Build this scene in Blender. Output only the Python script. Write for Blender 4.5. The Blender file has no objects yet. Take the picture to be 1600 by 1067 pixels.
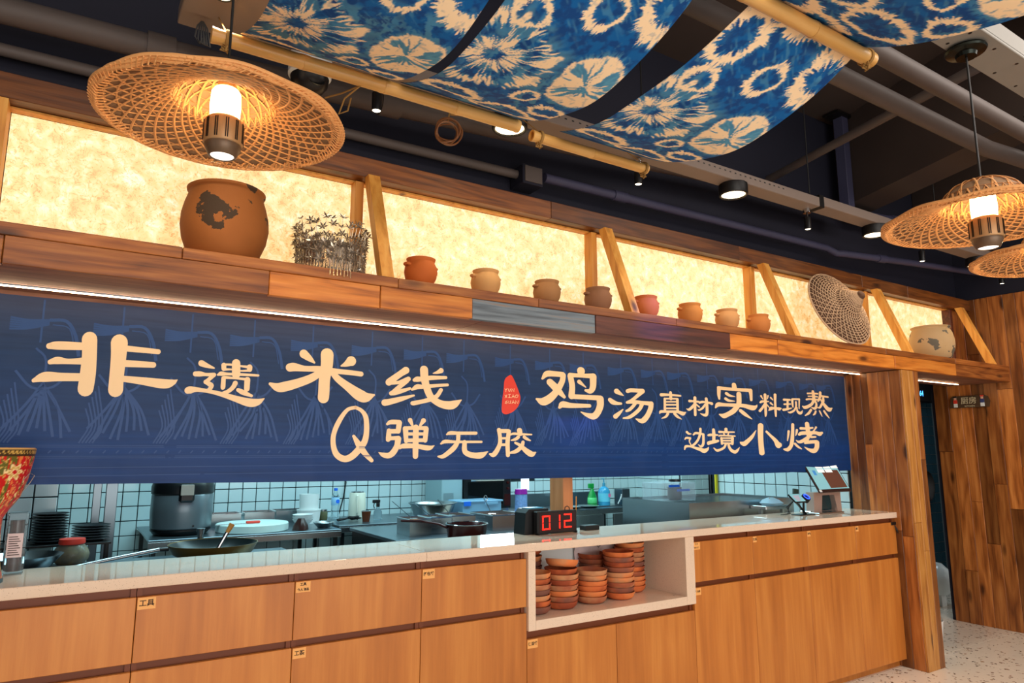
import bpy, math, random
import numpy as np
from mathutils import Vector, Matrix
random.seed(7); R = math.radians; PI = math.pi
SC = bpy.context.scene; COL = SC.collection

# ---------------------------------------------------------------- camera, world, large lights, exposure
cam = bpy.data.objects.new('camera', bpy.data.cameras.new('camera')); COL.objects.link(cam)
cam.location = (0, 0, 1.35); cam.rotation_euler = (R(99.2), 0, R(-32.3))
cam.data.sensor_width = 36; cam.data.lens = 23.94; cam.data.clip_start = .05
SC.camera = cam
SC.view_settings.view_transform = 'Standard'; SC.view_settings.look = 'None'
SC.view_settings.gamma = 1; SC.view_settings.use_curve_mapping = False
SC.view_settings.exposure = 0.0
W = bpy.data.worlds.new('world'); SC.world = W; W.use_nodes = True
W.node_tree.nodes['Background'].inputs[0].default_value = (1.0, .93, .86, 1)
W.node_tree.nodes['Background'].inputs[1].default_value = .62

def light(name, kind, loc, energy, color, size=.1, size_y=None, rot=(0, 0, 0), spot=None, blend=.5):
    l = bpy.data.lights.new(name, kind); l.energy = energy; l.color = color
    if kind == 'AREA':
        l.size = size
        if size_y: l.shape = 'RECTANGLE'; l.size_y = size_y
    else: l.shadow_soft_size = size
    if kind == 'SPOT': l.spot_size = R(spot or 70); l.spot_blend = blend
    o = bpy.data.objects.new(name, l); COL.objects.link(o); o.location = loc; o.rotation_euler = rot
    return o
light('dining_ceiling_light', 'AREA', (1.2, -.9, 3.3), 62, (1, .90, .80), 3.2, 1.6, (R(28), 0, R(-20)))
light('dining_ceiling_light', 'AREA', (4.3, .3, 3.3), 52, (1, .90, .82), 2.4, 1.4, (R(30), 0, R(5)))
light('added_front_fill', 'AREA', (1.2, -3.3, 1.25), 140, (1, .95, .90), 5.0, 2.2, (R(103), 0, R(-12)))  # added fill light, not a window: brightens the hanging cloth from below
light('kitchen_ceiling_light', 'AREA', (1.2, 4.1, 2.66), 70, (.52, .90, 1), 2.6, 1.0)
light('kitchen_ceiling_light', 'AREA', (3.9, 4.3, 2.66), 60, (.56, .92, 1), 2.2, 1.0)
light('passage_light', 'AREA', (6.6, 3.2, 2.2), 6.0, (.7, .9, 1), .5, .3)
light('stage_lamp_light', 'SPOT', (2.9, 1.3, 2.9), 170, (.16, .14, 1), .03, None, (R(54), 0, R(24)), 15, 1)

# ---------------------------------------------------------------- helpers
def lin(c):
    return tuple(((x/255)/12.92 if x/255 <= .04045 else (((x/255)+.055)/1.055)**2.4) for x in c)
class MB:
    def __init__(s): s.v = []; s.f = []
    def add(s, vs, fs):
        n = len(s.v); s.v += [tuple(p) for p in vs]; s.f += [tuple(i+n for i in f) for f in fs]; return s
    def box(s, x0, x1, y0, y1, z0, z1, ch=0, M=None):
        if ch <= 0:
            vs = [(x, y, z) for x in (x0, x1) for y in (y0, y1) for z in (z0, z1)]
            fs = [(0, 1, 3, 2), (4, 6, 7, 5), (0, 4, 5, 1), (2, 3, 7, 6), (0, 2, 6, 4), (1, 5, 7, 3)]
        else:
            vs = []; idx = {}
            X = (x0, x1); Y = (y0, y1); Z = (z0, z1)
            for i in (0, 1):
                for j in (0, 1):
                    for k in (0, 1):
                        p = [X[i], Y[j], Z[k]]; d = [ch*(1-2*i), ch*(1-2*j), ch*(1-2*k)]
                        for a in range(3):
                            q = list(p)
                            for b in range(3):
                                if b != a: q[b] += d[b]
                            idx[(i, j, k, a)] = len(vs); vs.append(tuple(q))
            fs = []
            for a in range(3):
                b, c = [t for t in range(3) if t != a]
                for e in (0, 1):
                    L = []
                    for (m, n) in ((0, 0), (1, 0), (1, 1), (0, 1)):
                        t = [0, 0, 0]; t[a] = e; t[b] = m; t[c] = n; L.append(idx[(*t, a)])
                    fs.append(tuple(L))
            for a in range(3):
                b, c = [t for t in range(3) if t != a]
                for m in (0, 1):
                    for n in (0, 1):
                        t0 = [0, 0, 0]; t0[b] = m; t0[c] = n; t1 = list(t0); t1[a] = 1
                        fs.append((idx[(*t0, b)], idx[(*t1, b)], idx[(*t1, c)], idx[(*t0, c)]))
            for i in (0, 1):
                for j in (0, 1):
                    for k in (0, 1): fs.append((idx[(i, j, k, 0)], idx[(i, j, k, 1)], idx[(i, j, k, 2)]))
        if M is not None: vs = [M @ Vector(p) for p in vs]
        return s.add(vs, fs)
    def tube(s, pts, r, seg=8, caps=True, closed=False, flat=1.0):
        pts = [Vector(p) for p in pts]; n = len(pts)
        rr = r if isinstance(r, (list, tuple)) else [r]*n
        up = None; rings = []
        for i, p in enumerate(pts):
            a = pts[(i-1) % n] if (closed or i > 0) else p; b = pts[(i+1) % n] if (closed or i < n-1) else p
            t = (b-a).normalized()
            if up is None:
                up = t.orthogonal().normalized()
                if abs(t.z) < .9: up = (Vector((0, 0, 1))-t*t.z).normalized()
            up = (up-t*up.dot(t)).normalized(); sd = t.cross(up)
            rings.append([p+(sd*math.cos(2*PI*k/seg)+up*math.sin(2*PI*k/seg)*flat)*rr[i] for k in range(seg)])
        vs = [q for rg in rings for q in rg]; fs = []
        m = n if closed else n-1
        for i in range(m):
            j = (i+1) % n
            for k in range(seg): fs.append((i*seg+k, i*seg+(k+1) % seg, j*seg+(k+1) % seg, j*seg+k))
        if caps and not closed: fs += [tuple(range(seg))[::-1], tuple((n-1)*seg+k for k in range(seg))]
        return s.add(vs, fs)
    def lathe(s, prof, seg=32, c=(0, 0, 0), a0=0, a1=2*PI, M=None, wob=None):
        full = abs(a1-a0-2*PI) < 1e-6; na = seg if full else seg+1; vs = []; fs = []
        for k in range(na):
            a = a0+(a1-a0)*k/seg
            for (r, z) in prof:
                q = r*(1+(wob(a, z) if wob else 0)); vs.append(Vector((c[0]+q*math.cos(a), c[1]+q*math.sin(a), c[2]+z)))
        n = len(prof)
        for k in range(seg):
            j = (k+1) % na
            for i in range(n-1): fs.append((k*n+i, j*n+i, j*n+i+1, k*n+i+1))
        if M is not None: vs = [M @ p for p in vs]
        return s.add(vs, fs)
    def prism(s, poly, y0, y1, M=None):     # polygon in x,z extruded along y
        n = len(poly); vs = [Vector((x, y0, z)) for x, z in poly]+[Vector((x, y1, z)) for x, z in poly]
        fs = [tuple(range(n)), tuple(range(2*n-1, n-1, -1))]+[(i, i+n, (i+1) % n+n, (i+1) % n) for i in range(n)]
        if M is not None: vs = [M @ p for p in vs]
        return s.add(vs, fs)
    def build(s, name, mat, parent=None, smooth=False, kind=None, label=None, loc=None):
        me = bpy.data.meshes.new(name); me.from_pydata([tuple(p) for p in s.v], [], s.f)
        me.materials.append(mat)
        if smooth:
            me.polygons.foreach_set('use_smooth', [True]*len(me.polygons)); me.set_sharp_from_angle(angle=R(38))
        o = bpy.data.objects.new(name, me); COL.objects.link(o)
        if parent is not None: o.parent = parent
        if kind: o['kind'] = kind
        if label: o['label'] = label
        if loc: o.location = loc
        return o
def recalc(o):
    import bmesh
    b = bmesh.new(); b.from_mesh(o.data); bmesh.ops.recalc_face_normals(b, faces=b.faces); b.to_mesh(o.data); b.free(); return o
def thing(name, label, cat, loc=(0, 0, 0), group=None, rz=0):
    o = bpy.data.objects.new(name, None); COL.objects.link(o); o.empty_display_size = .05
    o.location = loc; o.rotation_euler = (0, 0, rz); o['label'] = label; o['category'] = cat
    if group: o['group'] = group
    return o
def struct(name, loc=(0, 0, 0)):
    o = bpy.data.objects.new(name, None); COL.objects.link(o); o['kind'] = 'structure'; o.location = loc; o.empty_display_size = .05; return o
def tag(o, label, cat, group=None):
    o['label'] = label; o['category'] = cat
    if group: o['group'] = group
    return o
def clone(root, loc, rz=0, label=None, group=None):
    r = root.copy(); COL.objects.link(r); r.location = loc; r.rotation_euler = (0, 0, rz)
    if label: r['label'] = label
    if group: r['group'] = group
    for ch in list(root.children):
        c = ch.copy(); COL.objects.link(c); c.parent = r
        for g in list(ch.children):
            d = g.copy(); COL.objects.link(d); d.parent = c
    return r
def piece(o, parent, loc):
    c = o.copy(); COL.objects.link(c); c.parent = parent; c.location = loc; return c

# ---------------------------------------------------------------- materials
def mat(name, col=(200, 200, 200), rough=.5, metal=0, spec=.5, coat=0, trans=0, ior=1.45, emit=None, es=0, alpha=1, noise=0, nscale=20, bump=0, bscale=200, sheen=0):
    m = bpy.data.materials.new(name); m.use_nodes = True; nt = m.node_tree; b = nt.nodes['Principled BSDF']; I = b.inputs
    c = (*lin(col), 1); I['Base Color'].default_value = c; I['Roughness'].default_value = rough; I['Metallic'].default_value = metal
    I['Specular IOR Level'].default_value = spec; I['Coat Weight'].default_value = coat; I['Transmission Weight'].default_value = trans
    I['IOR'].default_value = ior; I['Alpha'].default_value = alpha
    if emit: I['Emission Color'].default_value = (*lin(emit), 1); I['Emission Strength'].default_value = es
    tc = nt.nodes.new('ShaderNodeTexCoord')
    if noise:
        n = nt.nodes.new('ShaderNodeTexNoise'); n.inputs['Scale'].default_value = nscale; n.inputs['Detail'].default_value = 5
        nt.links.new(tc.outputs['Object'], n.inputs['Vector'])
        x = nt.nodes.new('ShaderNodeMixRGB'); x.blend_type = 'MIX'
        x.inputs[1].default_value = tuple(v*(1-noise) for v in c[:3])+(1,); x.inputs[2].default_value = tuple(min(1, v*(1+noise)) for v in c[:3])+(1,)
        nt.links.new(n.outputs[0], x.inputs[0]); nt.links.new(x.outputs[0], I['Base Color'])
    if bump:
        n = nt.nodes.new('ShaderNodeTexNoise'); n.inputs['Scale'].default_value = bscale; n.inputs['Detail'].default_value = 3
        nt.links.new(tc.outputs['Object'], n.inputs['Vector'])
        bp = nt.nodes.new('ShaderNodeBump'); bp.inputs['Strength'].default_value = bump; bp.inputs['Distance'].default_value = .002
        nt.links.new(n.outputs[0], bp.inputs['Height']); nt.links.new(bp.outputs[0], I['Normal'])
    return m
def ramp(nt, stops, interp='LINEAR'):
    r = nt.nodes.new('ShaderNodeValToRGB'); r.color_ramp.interpolation = interp; e = r.color_ramp.elements
    while len(e) < len(stops): e.new(.5)
    for i, (p, c) in enumerate(stops): e[i].position = p; e[i].color = (*lin(c), 1)
    return r
def wood(name, cols, axis='Z', fine=60, along=1.2, rough=.45, vlo=.8, vhi=1.15, bump=.3, coat=0, knots=False, rings=0, fmix=.78):
    m = bpy.data.materials.new(name); m.use_nodes = True; nt = m.node_tree; N = nt.nodes; L = nt.links.new; b = N['Principled BSDF']
    b.inputs['Roughness'].default_value = rough; b.inputs['Coat Weight'].default_value = coat; b.inputs['Coat Roughness'].default_value = .3
    tc = N.new('ShaderNodeTexCoord'); oi = N.new('ShaderNodeObjectInfo')
    ml = N.new('ShaderNodeMath'); ml.operation = 'MULTIPLY'; ml.inputs[1].default_value = 53.0; L(oi.outputs['Random'], ml.inputs[0])
    cb = N.new('ShaderNodeCombineXYZ'); L(ml.outputs[0], cb.inputs[0]); L(ml.outputs[0], cb.inputs[1]); L(ml.outputs[0], cb.inputs[2])
    ad = N.new('ShaderNodeVectorMath'); ad.operation = 'ADD'; L(tc.outputs['Object'], ad.inputs[0]); L(cb.outputs[0], ad.inputs[1])
    def stretched(sc, al):
        mp = N.new('ShaderNodeMapping'); s = [sc, sc, sc]; s['XYZ'.index(axis)] = al; mp.inputs['Scale'].default_value = s; L(ad.outputs[0], mp.inputs['Vector']); return mp
    # slow warp bends the grain, fine stretched noise gives the fibres
    n1 = N.new('ShaderNodeTexNoise'); n1.inputs['Scale'].default_value = 1; n1.inputs['Detail'].default_value = 2; L(stretched(fine*.16, along*.9).outputs[0], n1.inputs['Vector'])
    n2 = N.new('ShaderNodeTexNoise'); n2.inputs['Scale'].default_value = 1; n2.inputs['Detail'].default_value = 6; n2.inputs['Roughness'].default_value = .6
    L(stretched(fine, along*2).outputs[0], n2.inputs['Vector'])
    sn = N.new('ShaderNodeMath'); sn.operation = 'MULTIPLY'; sn.inputs[1].default_value = 11 if rings == 0 else rings; L(n1.outputs[0], sn.inputs[0])
    fr = N.new('ShaderNodeMath'); fr.operation = 'PINGPONG'; fr.inputs[1].default_value = 1; L(sn.outputs[0], fr.inputs[0])
    mx = N.new('ShaderNodeMixRGB'); mx.inputs[0].default_value = fmix; L(fr.outputs[0], mx.inputs[1]); L(n2.outputs[0], mx.inputs[2])
    st = [(.22+.56*i/(len(cols)-1), c) for i, c in enumerate(cols)]
    rp = ramp(nt, st); L(mx.outputs[0], rp.inputs[0])
    hs = N.new('ShaderNodeHueSaturation'); L(rp.outputs[0], hs.inputs['Color'])
    mr = N.new('ShaderNodeMapRange'); mr.inputs['To Min'].default_value = vlo; mr.inputs['To Max'].default_value = vhi; L(oi.outputs['Random'], mr.inputs['Value']); L(mr.outputs[0], hs.inputs['Value'])
    out = hs.outputs[0]
    if knots:
        v = N.new('ShaderNodeTexVoronoi'); v.inputs['Scale'].default_value = 1; v.feature = 'F1'; L(stretched(7, 2.2).outputs[0], v.inputs['Vector'])
        kr = ramp(nt, [(.0, (25, 12, 6)), (.07, (70, 35, 15)), (.16, (255, 255, 255))]); L(v.outputs['Distance'], kr.inputs[0])
        kx = N.new('ShaderNodeMixRGB'); kx.blend_type = 'MULTIPLY'; kx.inputs[0].default_value = .85; L(out, kx.inputs[1]); L(kr.outputs[0], kx.inputs[2]); out = kx.outputs[0]
    L(out, b.inputs['Base Color'])
    bp = N.new('ShaderNodeBump'); bp.inputs['Strength'].default_value = bump; bp.inputs['Distance'].default_value = .002; L(mx.outputs[0], bp.inputs['Height']); L(bp.outputs[0], b.inputs['Normal'])
    return m
def clay(name, cols, rough=.8, patch=None, psc=6, pth=.62, blotch=4):
    m = bpy.data.materials.new(name); m.use_nodes = True; nt = m.node_tree; N = nt.nodes; L = nt.links.new; b = N['Principled BSDF']; b.inputs['Roughness'].default_value = rough
    tc = N.new('ShaderNodeTexCoord'); oi = N.new('ShaderNodeObjectInfo')
    ad = N.new('ShaderNodeVectorMath'); ad.operation = 'ADD'; L(tc.outputs['Object'], ad.inputs[0])
    cb = N.new('ShaderNodeCombineXYZ'); ml = N.new('ShaderNodeMath'); ml.operation = 'MULTIPLY'; ml.inputs[1].default_value = 71; L(oi.outputs['Random'], ml.inputs[0]); L(ml.outputs[0], cb.inputs[0]); L(cb.outputs[0], ad.inputs[1])
    n = N.new('ShaderNodeTexNoise'); n.inputs['Scale'].default_value = blotch; n.inputs['Detail'].default_value = 3; L(ad.outputs[0], n.inputs['Vector'])
    s = N.new('ShaderNodeMath'); s.operation = 'MULTIPLY_ADD'; s.inputs[1].default_value = .9; L(oi.outputs['Random'], s.inputs[0])
    q = N.new('ShaderNodeMath'); q.operation = 'MULTIPLY_ADD'; q.inputs[1].default_value = 1.3; q.inputs[2].default_value = -.6; L(n.outputs[0], q.inputs[0]); L(q.outputs[0], s.inputs[2])
    rp = ramp(nt, [(i/(len(cols)-1), c) for i, c in enumerate(cols)]); L(s.outputs[0], rp.inputs[0]); out = rp.outputs[0]
    n2 = N.new('ShaderNodeTexNoise'); n2.inputs['Scale'].default_value = 90; n2.inputs['Detail'].default_value = 4; L(ad.outputs[0], n2.inputs['Vector'])
    if patch:
        n3 = N.new('ShaderNodeTexNoise'); n3.inputs['Scale'].default_value = psc; n3.inputs['Detail'].default_value = 7; n3.inputs['Roughness'].default_value = .55; L(ad.outputs[0], n3.inputs['Vector'])
        gt = N.new('ShaderNodeMath'); gt.operation = 'GREATER_THAN'; gt.inputs[1].default_value = pth; L(n3.outputs[0], gt.inputs[0])
        px = N.new('ShaderNodeMixRGB'); px.inputs[2].default_value = (*lin(patch), 1); L(gt.outputs[0], px.inputs[0]); L(out, px.inputs[1]); out = px.outputs[0]
    L(out, b.inputs['Base Color'])
    bp = N.new('ShaderNodeBump'); bp.inputs['Strength'].default_value = .25; bp.inputs['Distance'].default_value = .002; L(n2.outputs[0], bp.inputs['Height']); L(bp.outputs[0], b.inputs['Normal'])
    return m
def stone(name, base, spk, rough=.08, scale=220, th=.12, chips=False):
    m = bpy.data.materials.new(name); m.use_nodes = True; nt = m.node_tree; N = nt.nodes; L = nt.links.new; b = N['Principled BSDF']; b.inputs['Roughness'].default_value = rough
    tc = N.new('ShaderNodeTexCoord'); v = N.new('ShaderNodeTexVoronoi'); v.inputs['Scale'].default_value = scale; L(tc.outputs['Object'], v.inputs['Vector'])
    if not chips:
        r = ramp(nt, [(0, spk), (th, spk), (th+.12, base)]); L(v.outputs['Distance'], r.inputs[0])
        w = N.new('ShaderNodeTexWhiteNoise'); L(v.outputs['Position'], w.inputs['Vector'])
        g = N.new('ShaderNodeMath'); g.operation = 'GREATER_THAN'; g.inputs[1].default_value = .6; L(w.outputs[0], g.inputs[0])
        x = N.new('ShaderNodeMixRGB'); x.inputs[1].default_value = (*lin(base), 1); L(g.outputs[0], x.inputs[0]); L(r.outputs[0], x.inputs[2]); L(x.outputs[0], b.inputs['Base Color'])
        n = N.new('ShaderNodeTexNoise'); n.inputs['Scale'].default_value = 3
    else:
        nz = N.new('ShaderNodeTexNoise'); nz.inputs['Scale'].default_value = scale*1.4; L(tc.outputs['Object'], nz.inputs['Vector'])
        mx = N.new('ShaderNodeMixRGB'); mx.inputs[0].default_value = .04; L(tc.outputs['Object'], mx.inputs[1]); L(nz.outputs[1], mx.inputs[2]); L(mx.outputs[0], v.inputs['Vector'])
        w = N.new('ShaderNodeTexWhiteNoise'); L(v.outputs['Position'], w.inputs['Vector'])
        rr = ramp(nt, [(0, (60, 45, 35)), (.2, (120, 90, 70)), (.4, (170, 140, 115)), (.55, (90, 80, 75)), (.7, (150, 110, 60)), (.85, (110, 60, 40))], 'CONSTANT'); L(w.outputs[0], rr.inputs[0])
        w2 = N.new('ShaderNodeMath'); w2.operation = 'FRACT'; m3 = N.new('ShaderNodeMath'); m3.operation = 'MULTIPLY'; m3.inputs[1].default_value = 7.31; L(w.outputs[0], m3.inputs[0]); L(m3.outputs[0], w2.inputs[0])
        sz = N.new('ShaderNodeMath'); sz.operation = 'MULTIPLY'; sz.inputs[1].default_value = th; L(w2.outputs[0], sz.inputs[0])
        lt = N.new('ShaderNodeMath'); lt.operation = 'LESS_THAN'; L(v.outputs['Distance'], lt.inputs[0]); L(sz.outputs[0], lt.inputs[1])
        x = N.new('ShaderNodeMixRGB'); x.inputs[1].default_value = (*lin(base), 1); L(lt.outputs[0], x.inputs[0]); L(rr.outputs[0], x.inputs[2]); L(x.outputs[0], b.inputs['Base Color'])
    return m

M_cab = wood('cabinet_laminate', [(170, 98, 36), (189, 114, 45), (205, 132, 58)], 'Z', 38, .9, .42, .97, 1.03, .05, rings=5, fmix=.7)
M_carc = mat('cabinet_edge', (120, 60, 28), .5)
M_beam = wood('old_beam_wood', [(74, 34, 10), (134, 72, 26), (168, 98, 40), (192, 124, 58)], 'X', 70, 1.5, .42, .7, 1.1, .4, knots=True)
M_rail = wood('dark_rail_wood', [(58, 27, 6), (108, 58, 18), (142, 82, 30)], 'X', 70, 1.5, .42, .7, 1.15, .4, knots=True)
M_orange = wood('orange_fir', [(130, 62, 18), (206, 120, 40), (226, 146, 62)], 'X', 60, 1.6, .4, .9, 1.1, .6, knots=True)
M_blueg = wood('blue_worn_board', [(58, 52, 52), (84, 92, 100), (120, 132, 140), (150, 116, 84)], 'X', 60, 1.2, .5, .95, 1.0, .4)
M_darkb = wood('dark_red_board', [(44, 18, 12), (84, 40, 26), (110, 58, 38)], 'X', 60, 1.2, .45, .9, 1.1, .4)
M_soff = wood('soffit_board', [(92, 54, 38), (132, 84, 62), (156, 106, 80)], 'X', 60, 1.2, .55, .9, 1.1, .3)
M_plank = wood('wall_plank', [(84, 40, 14), (150, 84, 34), (184, 112, 52), (204, 136, 70)], 'Z', 46, 1.3, .38, .36, 1.28, .45, coat=.15, knots=True)
M_pine = wood('brace_pine', [(196, 120, 44), (230, 158, 68), (240, 178, 90)], 'Z', 50, 1.4, .5, .8, 1.1, .3, knots=True)
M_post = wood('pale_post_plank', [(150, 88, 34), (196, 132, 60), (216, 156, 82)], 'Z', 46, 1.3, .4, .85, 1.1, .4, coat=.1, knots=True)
M_colm = wood('column_wood', [(190, 116, 66), (214, 140, 88)], 'Z', 40, 1, .5, .95, 1, .1)
M_top = stone('quartz_top', (226, 200, 176), (168, 140, 118), .045, 260, .16)
M_floor = stone('terrazzo', (240, 228, 210), (0, 0, 0), .22, 34, .38, chips=True)
M_grout = mat('floor_joint', (40, 34, 30), .8)
M_navy = mat('navy_wall_paint', (18, 19, 36), .75, noise=.15, nscale=3)
M_ceil = mat('ceiling_paint', (62, 50, 45), .85, noise=.12, nscale=2)
M_pipe = mat('painted_pipe', (82, 72, 68), .6, noise=.1, nscale=6)
M_bluepipe = mat('blue_grey_pipe', (60, 60, 84), .55)
M_tray = mat('cable_tray_paint', (128, 112, 102), .55, noise=.06, nscale=5)
M_steelbm = mat('steel_channel_paint', (136, 132, 124), .6, noise=.08, nscale=9)
M_tile = mat('white_tile', (196, 214, 216), .12, noise=.05, nscale=1.3)
M_tgrout = mat('dark_grout', (22, 34, 40), .8)
M_dtile = mat('dark_teal_tile', (40, 72, 86), .2)
M_dgrout = mat('pale_grout', (96, 110, 116), .8)
M_white = mat('white_plastic', (222, 226, 224), .4)
M_black = mat('black_plastic', (16, 16, 18), .35)
M_blackm = mat('black_metal', (22, 20, 20), .4, .3)
M_steel = mat('brushed_steel', (178, 182, 184), .26, 1, noise=.06, nscale=14)
M_steelt = mat('steel_bench', (120, 134, 142), .3, .9, noise=.1, nscale=5)
M_chrome = mat('chrome', (210, 212, 214), .1, 1)
M_darkst = mat('dark_steel', (70, 74, 76), .35, 1)
M_twine = mat('jute_twine', (150, 112, 58), .9)
M_bulb = mat('bulb_glow', (255, 230, 190), .4, emit=(255, 218, 150), es=11)
M_lens = mat('spot_lens', (255, 250, 240), .3, emit=(255, 236, 205), es=9)
M_dl = mat('downlight_diffuser', (255, 246, 226), .4, emit=(255, 226, 178), es=5)
M_led = mat('led_strip_glow', (255, 236, 200), .4, emit=(255, 220, 172), es=20)
M_red = mat('red_segments', (255, 40, 20), .4, emit=(255, 30, 18), es=2.2)
M_window = mat('daylight_window', (255, 255, 255), .4, emit=(240, 250, 255), es=7)
M_gold = mat('cream_print', (250, 216, 168), .5)
M_glass = mat('clear_plastic', (225, 240, 245), .06, trans=.92, ior=1.15)
M_frost = mat('frosted_plastic', (190, 220, 235), .35, trans=.55, ior=1.2)
M_bronze = mat('bronze_lamp_body', (176, 134, 88), .42, .2)
M_silver = mat('silver_ornament', (176, 162, 144), .25, .8)
M_yel = mat('yellow_paint', (206, 186, 20), .4)
M_rc = mat('dark_red_metal', (66, 22, 20), .25, .3)
M_green = mat('green_plastic', (20, 140, 60), .3)
M_blue = mat('blue_plastic', (30, 110, 230), .35)
M_soda = mat('cola_liquid', (92, 44, 22), .2)
M_ink = mat('black_ink', (50, 24, 12), .7)
M_paper = mat('sticker_paper', (236, 170, 96), .55)
M_wpaper = mat('printed_paper', (214, 196, 196), .6)
M_clay = clay('terracotta', [(150, 66, 34), (206, 104, 50), (224, 130, 70), (196, 140, 96), (166, 88, 56), (120, 74, 60)], blotch=7)
M_pot = clay('terracotta_pot', [(196, 112, 48), (206, 132, 72), (186, 130, 86), (200, 104, 46)], blotch=3)
M_jar = clay('worn_jar', [(150, 86, 30), (170, 100, 42), (160, 92, 52)], patch=(70, 50, 30), psc=8, pth=.565)
M_jar2 = clay('worn_jar_pale', [(196, 160, 110), (206, 170, 128), (190, 146, 110)], patch=(104, 96, 82), psc=9, pth=.57)
M_weave = mat('lamp_rattan', (222, 158, 96), .6, noise=.15, nscale=30)
M_weave2 = mat('hat_rattan', (206, 170, 134), .7, noise=.3, nscale=40)
M_leaf = mat('leaf_lining', (150, 116, 84), .8, noise=.25, nscale=16)
M_leafd = mat('hat_lining', (92, 62, 42), .85, noise=.2, nscale=16)
M_wire = mat('black_wire', (14, 13, 13), .5)

def glow_mat():
    m = bpy.data.materials.new('fibre_paper_glow'); m.use_nodes = True; nt = m.node_tree; N = nt.nodes; L = nt.links.new; b = N['Principled BSDF']
    tc = N.new('ShaderNodeTexCoord')
    n1 = N.new('ShaderNodeTexNoise'); n1.inputs['Scale'].default_value = 20; n1.inputs['Detail'].default_value = 5; n1.inputs['Roughness'].default_value = .6; n1.inputs['Distortion'].default_value = .6; L(tc.outputs['Object'], n1.inputs['Vector'])
    r1 = ramp(nt, [(.30, (236, 174, 100)), (.45, (250, 208, 138)), (.58, (255, 230, 176)), (.73, (255, 250, 224))]); L(n1.outputs[0], r1.inputs[0])
    n2 = N.new('ShaderNodeTexNoise'); n2.inputs['Scale'].default_value = 26; n2.inputs['Detail'].default_value = 4; n2.inputs['Distortion'].default_value = 2.5; L(tc.outputs['Object'], n2.inputs['Vector'])
    sb = N.new('ShaderNodeMath'); sb.operation = 'SUBTRACT'; sb.inputs[1].default_value = .5; L(n2.outputs[0], sb.inputs[0])
    ab = N.new('ShaderNodeMath'); ab.operation = 'ABSOLUTE'; L(sb.outputs[0], ab.inputs[0])
    r2 = ramp(nt, [(0, (206, 170, 120)), (.012, (235, 215, 180)), (.03, (255, 255, 255))]); L(ab.outputs[0], r2.inputs[0])
    x = N.new('ShaderNodeMixRGB'); x.blend_type = 'MULTIPLY'; x.inputs[0].default_value = 1.0; L(r1.outputs[0], x.inputs[1]); L(r2.outputs[0], x.inputs[2])
    L(x.outputs[0], b.inputs['Emission Color']); b.inputs['Emission Strength'].default_value = 1.02
    b.inputs['Base Color'].default_value = (.5, .42, .3, 1); b.inputs['Roughness'].default_value = .9
    return m
M_glow = glow_mat()
def banner_mat():
    m = bpy.data.materials.new('banner_vinyl'); m.use_nodes = True; nt = m.node_tree; N = nt.nodes; L = nt.links.new; b = N['Principled BSDF']
    tc = N.new('ShaderNodeTexCoord'); sp = N.new('ShaderNodeSeparateXYZ'); L(tc.outputs['Object'], sp.inputs[0])
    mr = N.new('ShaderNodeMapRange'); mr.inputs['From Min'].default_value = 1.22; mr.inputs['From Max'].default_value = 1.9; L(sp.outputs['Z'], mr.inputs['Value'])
    r = ramp(nt, [(0, (6, 52, 110)), (.22, (6, 58, 122)), (.36, (16, 56, 108)), (.7, (26, 56, 98)), (1, (52, 66, 102))]); L(mr.outputs[0], r.inputs[0])  # greys towards the top: the LED wash is painted into the vinyl colour
    mp = N.new('ShaderNodeMapping'); mp.inputs['Scale'].default_value = (3, 3, 60); L(tc.outputs['Object'], mp.inputs['Vector'])
    n = N.new('ShaderNodeTexNoise'); n.inputs['Scale'].default_value = 1; n.inputs['Detail'].default_value = 5; L(mp.outputs[0], n.inputs['Vector'])
    rr = ramp(nt, [(.3, (205, 205, 205)), (.7, (255, 255, 255))]); L(n.outputs[0], rr.inputs[0])
    x = N.new('ShaderNodeMixRGB'); x.blend_type = 'MULTIPLY'; x.inputs[0].default_value = .7; L(r.outputs[0], x.inputs[1]); L(rr.outputs[0], x.inputs[2]); L(x.outputs[0], b.inputs['Base Color'])
    b.inputs['Roughness'].default_value = .5; b.inputs['Specular IOR Level'].default_value = .28
    n2 = N.new('ShaderNodeTexNoise'); n2.inputs['Scale'].default_value = 5; n2.inputs['Detail'].default_value = 2; L(tc.outputs['Object'], n2.inputs['Vector'])
    bp = N.new('ShaderNodeBump'); bp.inputs['Strength'].default_value = .5; bp.inputs['Distance'].default_value = .03; L(n2.outputs[0], bp.inputs['Height']); L(bp.outputs[0], b.inputs['Normal'])
    return m
M_banner = banner_mat()
M_motif = mat('banner_faint_print', (26, 68, 126), .5)
M_bamboo = wood('bamboo_skin', [(170, 116, 52), (206, 156, 86), (220, 176, 110)], 'X', 40, 1.0, .32, .9, 1.1, .1)
def vcol_mat(name, rough=.8, trans=0):
    m = bpy.data.materials.new(name); m.use_nodes = True; nt = m.node_tree; b = nt.nodes['Principled BSDF']; b.inputs['Roughness'].default_value = rough
    a = nt.nodes.new('ShaderNodeVertexColor'); a.layer_name = 'print'; nt.links.new(a.outputs[0], b.inputs['Base Color'])
    b.inputs['Specular IOR Level'].default_value = .25
    return m
M_fabric = vcol_mat('tie_dye_cotton'); M_drum = vcol_mat('brocade_lacquer', .35)
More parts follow.
